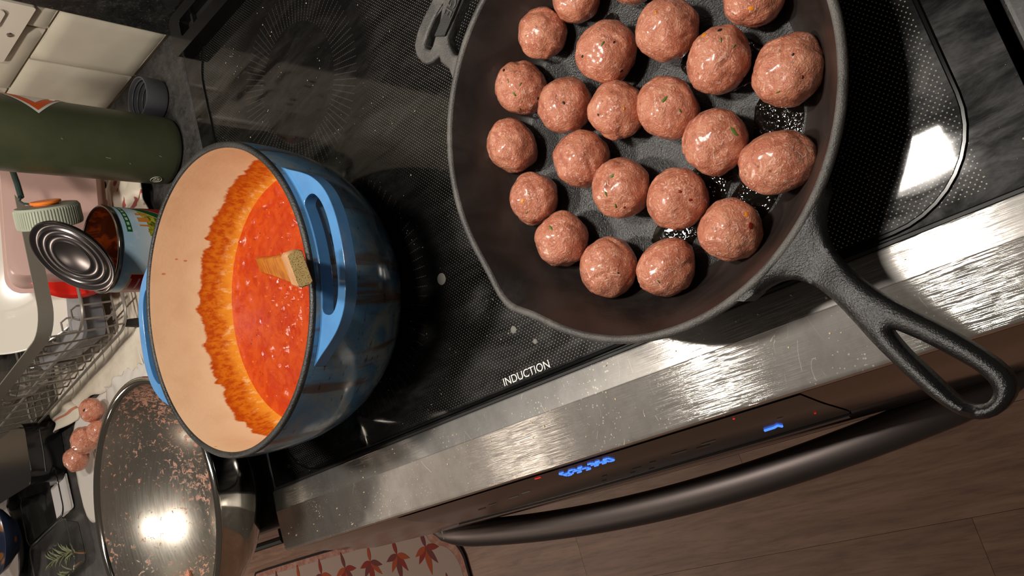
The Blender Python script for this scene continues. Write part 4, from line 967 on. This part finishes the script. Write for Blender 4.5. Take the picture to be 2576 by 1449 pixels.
for k in range(13):
    x = -0.022 - k * (RX - 0.05) / 12
    part('wire', MB().tube([(x, 0.012, 0.115), (x, 0.020, 0.06), (x, 0.026, 0.024), (x, 0.034, 0.0185), (x, RY - 0.028, 0.0185), (x, RY - 0.018, 0.03), (x, RY - 0.004, 0.115)], 0.0013, 6), M_wire, RK)
for yy in (0.06, 0.13, 0.2):
    part('cross_wire', MB().tube([(-0.012, yy, 0.0165), (-RX + 0.012, yy, 0.0165)], 0.0016, 6), M_wire, RK)
for k in range(9):
    x = -0.05 - k * 0.036
    part('tine', MB().tube([(x, 0.052, 0.0185), (x - 0.012, 0.052, 0.060), (x - 0.016, 0.056, 0.066), (x - 0.016, 0.068, 0.066), (x - 0.012, 0.072, 0.060), (x, 0.072, 0.0185)], 0.0014, 6), M_wire, RK)
for xx in (-0.03, -RX + 0.03):
    for yy in (0.03, RY - 0.03):
        part('foot', MB().lathe([(0.0, 0.0), (0.006, 0.0), (0.0065, 0.002), (0.005, 0.018), (0.0, 0.019)], 14, (xx, yy, 0.0)), M_black_matte, RK)
# towel below the rack and the printed cloth
M_towel = mat('white_towel', S(214, 204, 188), 0.9, var=(20, S(196, 184, 166)), bump=(180, 0.5, 0.002))
def cloth(x0, x1, y0, y1, amp, seed, th, nx=60, ny=36, rag=0.01):
    def fn(u, v):
        x = x0 + (x1-x0)*u; y_ = y0 + (y1-y0)*v
        x += rag * mn.noise(Vector((v*4, seed, 0))) * (1 if u > 0.5 else -1); y_ += rag * mn.noise(Vector((u*5, seed, 3)))
        return (x, y_, 0.0012 + amp * (0.5 + 0.5*mn.noise(Vector((x*16, y_*16, seed)))) + amp*0.4*abs(mn.noise(Vector((x*38, y_*38, seed)))))
    return MB().grid(fn, nx, ny)
def soft(o, th): s_ = o.modifiers.new('s', 'SOLIDIFY'); s_.thickness = th; s_.offset = 1; return o
tw = soft(part('drying_towel', cloth(-0.90, -0.545, 0.218, 0.50, 0.0045, 3, 0.003), M_towel), 0.003)
tag(tw, 'white ribbed towel lying under the dish rack', 'towel')
tw2 = MB().grid(lambda u, v: (-0.93 + 0.085*u + 0.012*math.sin(6*v), 0.205 + 0.040*v, 0.001 + 0.018*math.sin(PI*u) ** 0.7 * (0.55 + 0.45*math.cos(4*u + 2*v))), 24, 16)
t = NT('striped_cloth'); _c = t.coord(); _s = t.n('ShaderNodeSeparateXYZ', i_Vector=_c)
_st = t.math('LESS_THAN', t.math('ABSOLUTE', t.math('SUBTRACT', _s.outputs[1], 0.222)), 0.0022)
t.set(Base_Color=t.mix(t.math('MULTIPLY', _st, 0.85), S(214, 204, 186), S(176, 96, 66)), Roughness=0.9)
w2 = soft(part('folded_cloth', tw2, t.m), 0.002); tag(w2, 'small folded white cloth with an orange stripe at the corner of the rack', 'cloth')
t = NT('printed_cloth'); _c = t.coord(); _n = t.noise(_c, 26, 2, 0.5, 1.2)
t.set(Base_Color=t.mix(t.ramp(_n, (0.58, 0.0), (0.62, 0.9)), S(222, 212, 194), S(150, 38, 40)), Roughness=0.9)
pc = soft(part('printed_towel', cloth(-0.62, -0.515, 0.388, 0.47, 0.018, 9, 0.003, 40, 40), t.m), 0.0025)
tag(pc, 'crumpled white towel with dark red print between the flask and the tin', 'towel')
nk = soft(part('paper_towel', cloth(-0.735, -0.60, 0.160, 0.222, 0.010, 21, 0.002, 40, 24, 0.016), M_paper), 0.001)
tag(nk, 'crinkled white paper towel between the blue pot handle and the bowl', 'paper towel')

# crockery in the rack
def disc_matrix(c, n, origin):
    q = Vector(n).normalized().to_track_quat('Z', 'Y').to_matrix().to_4x4(); q.translation = Vector(c) - Vector(origin); return q
def plate(name, label, c, n, r, m, zb, cat='plate', prof=None):
    org = Vector((c[0], c[1], zb)); th = thing(name, label, cat, org)
    pr = prof or [(0.0, 0.006), (r*0.52, 0.006), (r*0.56, 0.0075), (r*0.60, 0.0105), (r*0.66, 0.0125), (r*0.94, 0.020), (r*0.985, 0.0225), (r, 0.0225), (r*0.995, 0.0205), (r*0.66, 0.0075), (r*0.58, 0.0035), (r*0.52, 0.0), (r*0.48, 0.0), (r*0.46, 0.002), (0.0, 0.002)]
    part('body', MB().lathe(pr, 96, M=disc_matrix(c, n, org)), m, th, smooth=45); return th
plate('dinner_plate', 'white dinner plate standing in the dish rack', (-0.722, 0.400, 0.118), (0.80, -0.30, 0.42), 0.120, M_white_cer, 0.016)
plate('dinner_plate', 'white plate whose rim shows behind the clear pink box next to the flask', (-0.845, 0.478, 0.125), (0.80, -0.22, 0.42), 0.100, M_white_cer, 0.016)
M_redp = mat('red_plastic', S(206, 34, 22), 0.3)
plate('red_lid', 'red plastic lid behind the tin in the dish rack', (-0.609, 0.377, 0.070), (0.85, -0.25, 0.35), 0.066, M_redp, 0.016, 'lid', [(0.0, 0.003), (0.050, 0.003), (0.057, 0.008), (0.062, 0.008), (0.066, 0.004), (0.066, -0.004), (0.063, -0.004), (0.060, 0.0), (0.0, 0.0)])
# pinkish tub standing on edge
M_tub = NT('pink_translucent'); M_tub.set(Base_Color=S(206, 170, 160), Roughness=0.28); M_tub.b.inputs['Transmission Weight'].default_value = 0.25; M_tub = M_tub.m
tub = thing('plastic_tub', 'pinkish translucent plastic food tub standing on edge in the rack', 'tub', (-0.622, 0.418, 0.016))
tn = Vector((0.86, -0.16, 0.40)).normalized(); tq = tn.to_track_quat('Z', 'Y').to_matrix().to_4x4(); tq.translation = Vector((-0.003, 0.004, 0.062))
def tubshell(w, h, d, r):
    mb = MB(); lv = [(0.90, 0.0), (0.93, 0.004), (1.0, d), (1.06, d), (1.06, d + 0.002), (0.985, d + 0.002), (0.92, 0.006), (0.89, 0.0025)]
    v = []; n = None
    for s_, z in lv:
        L = rrect(-w*s_, -h*s_, w*s_, h*s_, r, 8); n = len(L); v += [(x, y_, -z + d) for x, y_ in L]
    f = []
    for i in range(len(lv) - 1):
        for k in range(n): f.append((i*n+k, i*n+(k+1) % n, (i+1)*n+(k+1) % n, (i+1)*n+k))
    f.append(tuple(range(n))); f.append(tuple((len(lv)-1)*n+k for k in range(n)))
    return mb.add([tq @ Vector(p) for p in v], f)
part('body', tubshell(0.088, 0.058, 0.046, 0.020), M_tub, tub, smooth=40)
# ribbed jar lid with an orange disc and a cord loop
jl = thing('jar_lid', 'grey-green ribbed bottle lid with an orange disc and dark cord, resting on the tin', 'lid', (-0.4951, 0.3623, 0.0898))
ax = Vector((0.43, 0.86, 0.24)).normalized(); q = ax.to_track_quat('Z', 'Y').to_matrix().to_4x4(); q.translation = Vector((-0.012, -0.004, 0.042)); q = q @ Matrix.Diagonal((0.82, 0.82, 0.98, 1))
def lid_rf(r, z, a):
    return (r + (0.0009 if (a * 66 / (2*PI)) % 1 < 0.5 else -0.0004) * (1 if r > 0.039 and 0.003 < z < 0.0215 else 0), z)
M_jl = mat('grey_green_plastic', S(160, 164, 146), 0.4); M_jt = mat('grey_green_top', S(112, 112, 100), 0.42)
part('ribbed_side', MB().lathe([(0.0405, 0.0), (0.0415, 0.0008), (0.0415, 0.004), (0.0412, 0.0205), (0.0412, 0.022), (0.0395, 0.0242)], 528, rf=lid_rf, M=q), M_jl, jl, smooth=20)
part('top_face', MB().lathe([(0.0395, 0.0242), (0.037, 0.0246), (0.0, 0.0246)], 64, M=q), M_jt, jl)
part('under_face', MB().lathe([(0.0405, 0.0), (0.038, -0.0002), (0.0, 0.001)], 64, M=q), M_jt, jl)
part('orange_disc', MB().lathe([(0.0, 0.0250), (0.016, 0.0250), (0.0165, 0.0262), (0.0195, 0.0266), (0.0200, 0.0285), (0.0188, 0.0295), (0.0, 0.0295)], 48, M=q), mat('orange_plastic', S(232, 124, 44), 0.35), jl)
part('cord', MB().tube([q @ Vector(p) for p in [(-0.012, 0.004, 0.0272), (0.006, 0.016, 0.0275), (0.022, 0.020, 0.0285), (0.036, 0.020, 0.031), (0.050, 0.012, 0.035)]], [0.0012]*5, 8), mat('green_cord', S(36, 56, 50), 0.6), jl)
part('cord_sleeve', MB().tube([q @ Vector(p) for p in [(0.048, 0.013, 0.0345), (0.066, 0.008, 0.050), (0.084, 0.004, 0.064)]], 0.0034, 10), mat('green_cord_sleeve', S(34, 54, 50), 0.5), jl)

# grey tub and glass bowls at the far end of the rack
M_gtub = mat('smoky_plastic', S(104, 106, 112), 0.2, spec=0.6)
gt = thing('smoky_tub', 'smoky grey plastic box lying in the front of the dish rack', 'tub', (-0.735, 0.315, 0.022))
part('body', MB().prism(rrect(-0.075, -0.040, 0.075, 0.040, 0.014), 0.0, 0.026), M_gtub, gt, bevel=0.005, seg=3)
part('lid_rim', MB().prism(rrect(-0.080, -0.044, 0.080, 0.044, 0.016), 0.026, 0.031), mat('smoky_rim', S(132, 132, 136), 0.25), gt, bevel=0.0015)
M_glass = NT('clear_glass'); M_glass.set(Base_Color=(0.92, 0.94, 0.93, 1), Roughness=0.03, IOR=1.45); M_glass.b.inputs['Transmission Weight'].default_value = 1.0; M_glass = M_glass.m
gb = thing('glass_bowl', 'clear glass bowl at the far end of the dish rack', 'bowl', (-0.880, 0.300, 0.022))
part('body', MB().lathe([(0.0, 0.0), (0.026, 0.0), (0.030, 0.003), (0.046, 0.026), (0.054, 0.050), (0.0555, 0.053), (0.0530, 0.053), (0.044, 0.028), (0.028, 0.006), (0.0, 0.005)], 64), M_glass, gb, smooth=50)
cbd = thing('cutting_board', 'brown wooden cutting board leaning on the tiled wall behind the plates', 'board', (-1.16, 0.53, -0.003))
part('board', MB().prism(rrect(-0.15, 0.0, 0.15, 0.30, 0.02), -0.009, 0.009), mat('board_wood', S(128, 82, 44), 0.5, var=(12, S(104, 62, 30))), cbd, bevel=0.003, rot=(math.radians(80), 0, 0))
db = thing('navy_bowl', 'dark navy bowl behind the plates at the far edge of the picture', 'bowl', (-1.12, 0.43, -0.003))
part('body', MB().lathe([(0.0, 0.0), (0.04, 0.0), (0.042, 0.004), (0.068, 0.03), (0.082, 0.072), (0.083, 0.076), (0.080, 0.076), (0.066, 0.034), (0.038, 0.008), (0.0, 0.007)], 64), mat('navy_glaze', S(38, 38, 54), 0.25), db, smooth=50)

# glossy black box, clear herb box, rosemary, plate and blue dish at the bottom left
bx_ = thing('black_box', 'low glossy black appliance behind the spare meatballs', 'appliance', (-0.925, 0.178, -0.003))
part('casing', MB().prism(rrect(-0.28, -0.042, 0.0, 0.052, 0.02), 0.001, 0.050), mat('piano_black', S(16, 15, 16), 0.14), bx_, bevel=0.010, seg=4)
part('seam', MB().tube([(-0.001, -0.028, 0.030), (0.0008, 0.0, 0.030), (-0.001, 0.036, 0.030)], 0.0012, 6), M_black_matte, bx_)
M_clear = NT('clear_plastic'); M_clear.set(Base_Color=(0.95, 0.95, 0.94, 1), Roughness=0.05, IOR=1.2); M_clear.b.inputs['Transmission Weight'].default_value = 1.0; M_clear = M_clear.m
hb = thing('herb_box', 'open clear plastic herb box with a white label, holding rosemary sprigs', 'herb box', (-0.985, 0.07, -0.003), (0, 0, math.radians(8)))
def tray(x0, y0, x1, y1, h, th=0.0012):
    mb = MB(); r = 0.010; L = [rrect(x0 + 0.006, y0 + 0.006, x1 - 0.006, y1 - 0.006, r, 5), rrect(x0, y0, x1, y1, r + 0.003, 5), rrect(x0 - 0.004, y0 - 0.004, x1 + 0.004, y1 + 0.004, r + 0.006, 5)]
    v = [(x, y_, 0.001) for x, y_ in L[0]] + [(x, y_, h) for x, y_ in L[1]] + [(x, y_, h) for x, y_ in L[2]]; n = len(L[0])
    f = [tuple(range(n))] + [(i*n+k, i*n+(k+1) % n, (i+1)*n+(k+1) % n, (i+1)*n+k) for i in range(2) for k in range(n)]
    return mb.add(v, f)
for nm, a in (('lid_half', (-0.085, 0.004, 0.075, 0.078)), ('tray_half', (-0.085, -0.078, 0.075, -0.004))):
    o = part(nm, tray(*a, 0.020), M_clear, hb); o.modifiers.new('s', 'SOLIDIFY').thickness = 0.0007
part('label_card', MB().prism(rrect(0.0, 0.010, 0.070, 0.064, 0.003), 0.0024, 0.0030), mat('white_card', S(206, 202, 200), 0.6), hb)
M_stem = mat('rosemary_stem', S(120, 88, 60), 0.7); M_leaf = mat('rosemary_leaf', S(98, 110, 72), 0.55, var=(90, S(132, 140, 104)))
def sprig(label, c, a, L, seed):
    rnd = random.Random(seed); o = thing('rosemary_sprig', label, 'herb', c, (0, 0, a), 'rosemary sprigs')
    pts = [(L*k/8, 0.004*math.sin(k*0.7 + seed), 0.006 + 0.003*math.sin(k)) for k in range(9)]
    part('stem', MB().tube(pts, [0.0016 - 0.0001*k for k in range(9)], 6), M_stem, o)
    for k in range(26):
        t_ = 0.22 + 0.78 * k / 25; i = min(7, int(t_*8)); p = Vector(pts[i]).lerp(Vector(pts[i+1]), t_*8 - i)
        side = 1 if k % 2 else -1; ang = side * rnd.uniform(0.35, 0.95); ln = rnd.uniform(0.016, 0.026); el = rnd.uniform(-0.05, 0.45)
        d = Vector((math.cos(ang)*math.cos(el), math.sin(ang)*math.cos(el), math.sin(el)))
        pp = [p + d*ln*s_ + Vector((0, 0, 0.003*math.sin(PI*s_))) for s_ in (0, 0.35, 0.7, 1.0)]
        part('needle', MB().tube(pp, [0.0006, 0.0013, 0.0011, 0.0003], 5, flat=(1.0, 0.5)), M_leaf, o, smooth=60)
sprig('rosemary sprig with a bare brown stalk in the herb box, nearer the label', (-0.888, 0.022, -0.0005), math.radians(176), 0.115, 2)
sprig('leafier rosemary sprig in the herb box nearest the worktop edge', (-0.905, 0.005, -0.0005), math.radians(186), 0.135, 5)
plate('side_plate', 'pale plate under the blue patterned dish at the far left corner', (-1.185, 0.075, 0.0), (0, 0, 1), 0.085, mat('pale_plate', S(190, 180, 176), 0.25), -0.002)
t = NT('blue_floral'); _c = t.coord(); _v = t.voro(_c, 30)
t.set(Base_Color=t.mix(t.ramp(_v.outputs['Distance'], (0.16, 1.0), (0.26, 0.0)), S(40, 50, 74), S(150, 92, 44)), Roughness=0.22)
bd = thing('blue_dish', 'dark blue dish with orange flowers on the pale plate', 'dish', (-1.112, 0.085, 0.021))
part('body', MB().lathe([(0.0, 0.0), (0.028, 0.0), (0.030, 0.003), (0.048, 0.018), (0.054, 0.028), (0.0545, 0.030), (0.0520, 0.030), (0.045, 0.020), (0.027, 0.006), (0.0, 0.005)], 64), t.m, bd, smooth=50)

# plate at the right edge
plate('grey_plate', 'round grey stoneware plate on the worktop right of the range', (0.515, 0.020, 0.004), (0, 0, 1), 0.131, mat('stoneware', S(118, 108, 102), 0.5, var=(40, S(98, 90, 86))), -0.0005)

# ================================================================== FLOOR MAT
rug = thing('floor_mat', 'scalloped cream kitchen mat with a coral leaf print on the wood floor', 'mat', (-1.55, -0.30, -0.92))
M_rug = mat('mat_cream', S(186, 166, 156), 0.9, bump=(400, 0.3, 0.001)); M_rugb = mat('mat_border', S(176, 120, 106), 0.9, var=(80, S(196, 160, 146))); M_rugk = mat('mat_binding', S(44, 38, 40), 0.9)
def scallop(inset):
    x1, y1 = 0.44 - inset, 0.225 - inset; x0, y0 = -0.60 + inset, -0.40 + inset; r = 0.055; out = []
    def corner(cx, cy, sx, sy, rev):
        c = [(cx - sx*(2*r), cy), (cx - sx*1.75*r, cy - sy*0.15*r), (cx - sx*1.6*r, cy - sy*0.55*r), (cx - sx*1.2*r, cy - sy*0.75*r), (cx - sx*0.75*r, cy - sy*0.85*r), (cx - sx*0.35*r, cy - sy*1.15*r), (cx - sx*0.1*r, cy - sy*1.6*r), (cx, cy - sy*2.1*r)]
        return c[::-1] if rev else c
    return corner(x1, y1, 1, 1, True) + corner(x0, y1, -1, 1, False) + corner(x0, y0, -1, -1, True) + corner(x1, y0, 1, -1, False)
part('binding', MB().prism(smooth_loop(scallop(0.0), 2), 0.001, 0.0060), M_rugk, rug, smooth=40)
part('border', MB().prism(smooth_loop(scallop(0.006), 2), 0.0015, 0.0066), M_rugb, rug, smooth=40)
part('field', MB().prism(smooth_loop(scallop(0.022), 2), 0.002, 0.0070), M_rug, rug, smooth=40)
def leaf(mb, x, y_, a, L, w):
    n = 8; v = []; ca, sa = math.cos(a), math.sin(a)
    for k in range(n + 1):
        s_ = k / n; h = w * math.sin(PI * s_ ** 0.8) * 0.5
        for sg in (-1, 1): v.append((x + L*s_*ca - sg*h*sa, y_ + L*s_*sa + sg*h*ca, 0.0))
    mb.add(v, [(2*k, 2*k+1, 2*k+3, 2*k+2) for k in range(n)])
rnd = random.Random(4)
LM = []
for c in (S(176, 84, 52), S(150, 58, 50), S(122, 66, 64)):
    mb = MB(); leaf(mb, 0, 0, 0, 0.06, 0.019); LM.append(mb.mesh('leaf_print', mat('mat_leaf', c, 0.9), 0))
for i in range(8):
    for jj in range(4):
        x = -0.38 + i*0.115 + (0.05 if jj % 2 else 0); y_ = 0.165 - jj*0.115
        if x > 0.40: continue
        for k, (a, L) in enumerate(((90, 0.07), (50, 0.055), (130, 0.055), (15, 0.05), (165, 0.05), (-90, 0.045))):
            o = link('leaf_print', LM[(i + k) % 3], rug, (x, y_, 0.0073 + 0.0001*k), (0, 0, math.radians(a + 180 + rnd.uniform(-8, 8)))); o.scale = (L/0.06,)*3
# crumbs scattered over the cooktop and trim
cr = MB(); rnd = random.Random(11)
for k in range(170):
    if k < 95: x, y_, z = rnd.uniform(-0.37, 0.33), rnd.uniform(-0.058, -0.004), 0.003
    else: x, y_, z = rnd.uniform(-0.32, 0.12), rnd.uniform(0.015, 0.5), 0.0003
    z = z if y_ > 0 else (0.0036 if y_ > -0.021 else 0.0038 - (-0.0219 - y_) * -0.07 * -1)
    if y_ < -0.0219: z = 0.0038 + (y_ + 0.0219) * 0.024
    if (x - PCX) ** 2 + (y_ - PCY) ** 2 < 0.125**2 or (x - OX) ** 2 + (y_ - OY) ** 2 < 0.105**2: continue
    s_ = rnd.uniform(0.0003, 0.0008) * (1.9 if rnd.random() < 0.06 else 1); cr.ico((x, y_, z + s_*0.25), (s_, s_*rnd.uniform(0.6, 1.2), s_*0.6), 1)
cro = part('crumbs', cr, mat('crumb', S(208, 186, 150), 0.7)); tag(cro, 'tiny pale crumbs scattered over the cooktop and its steel edge', 'crumbs', kind='stuff')
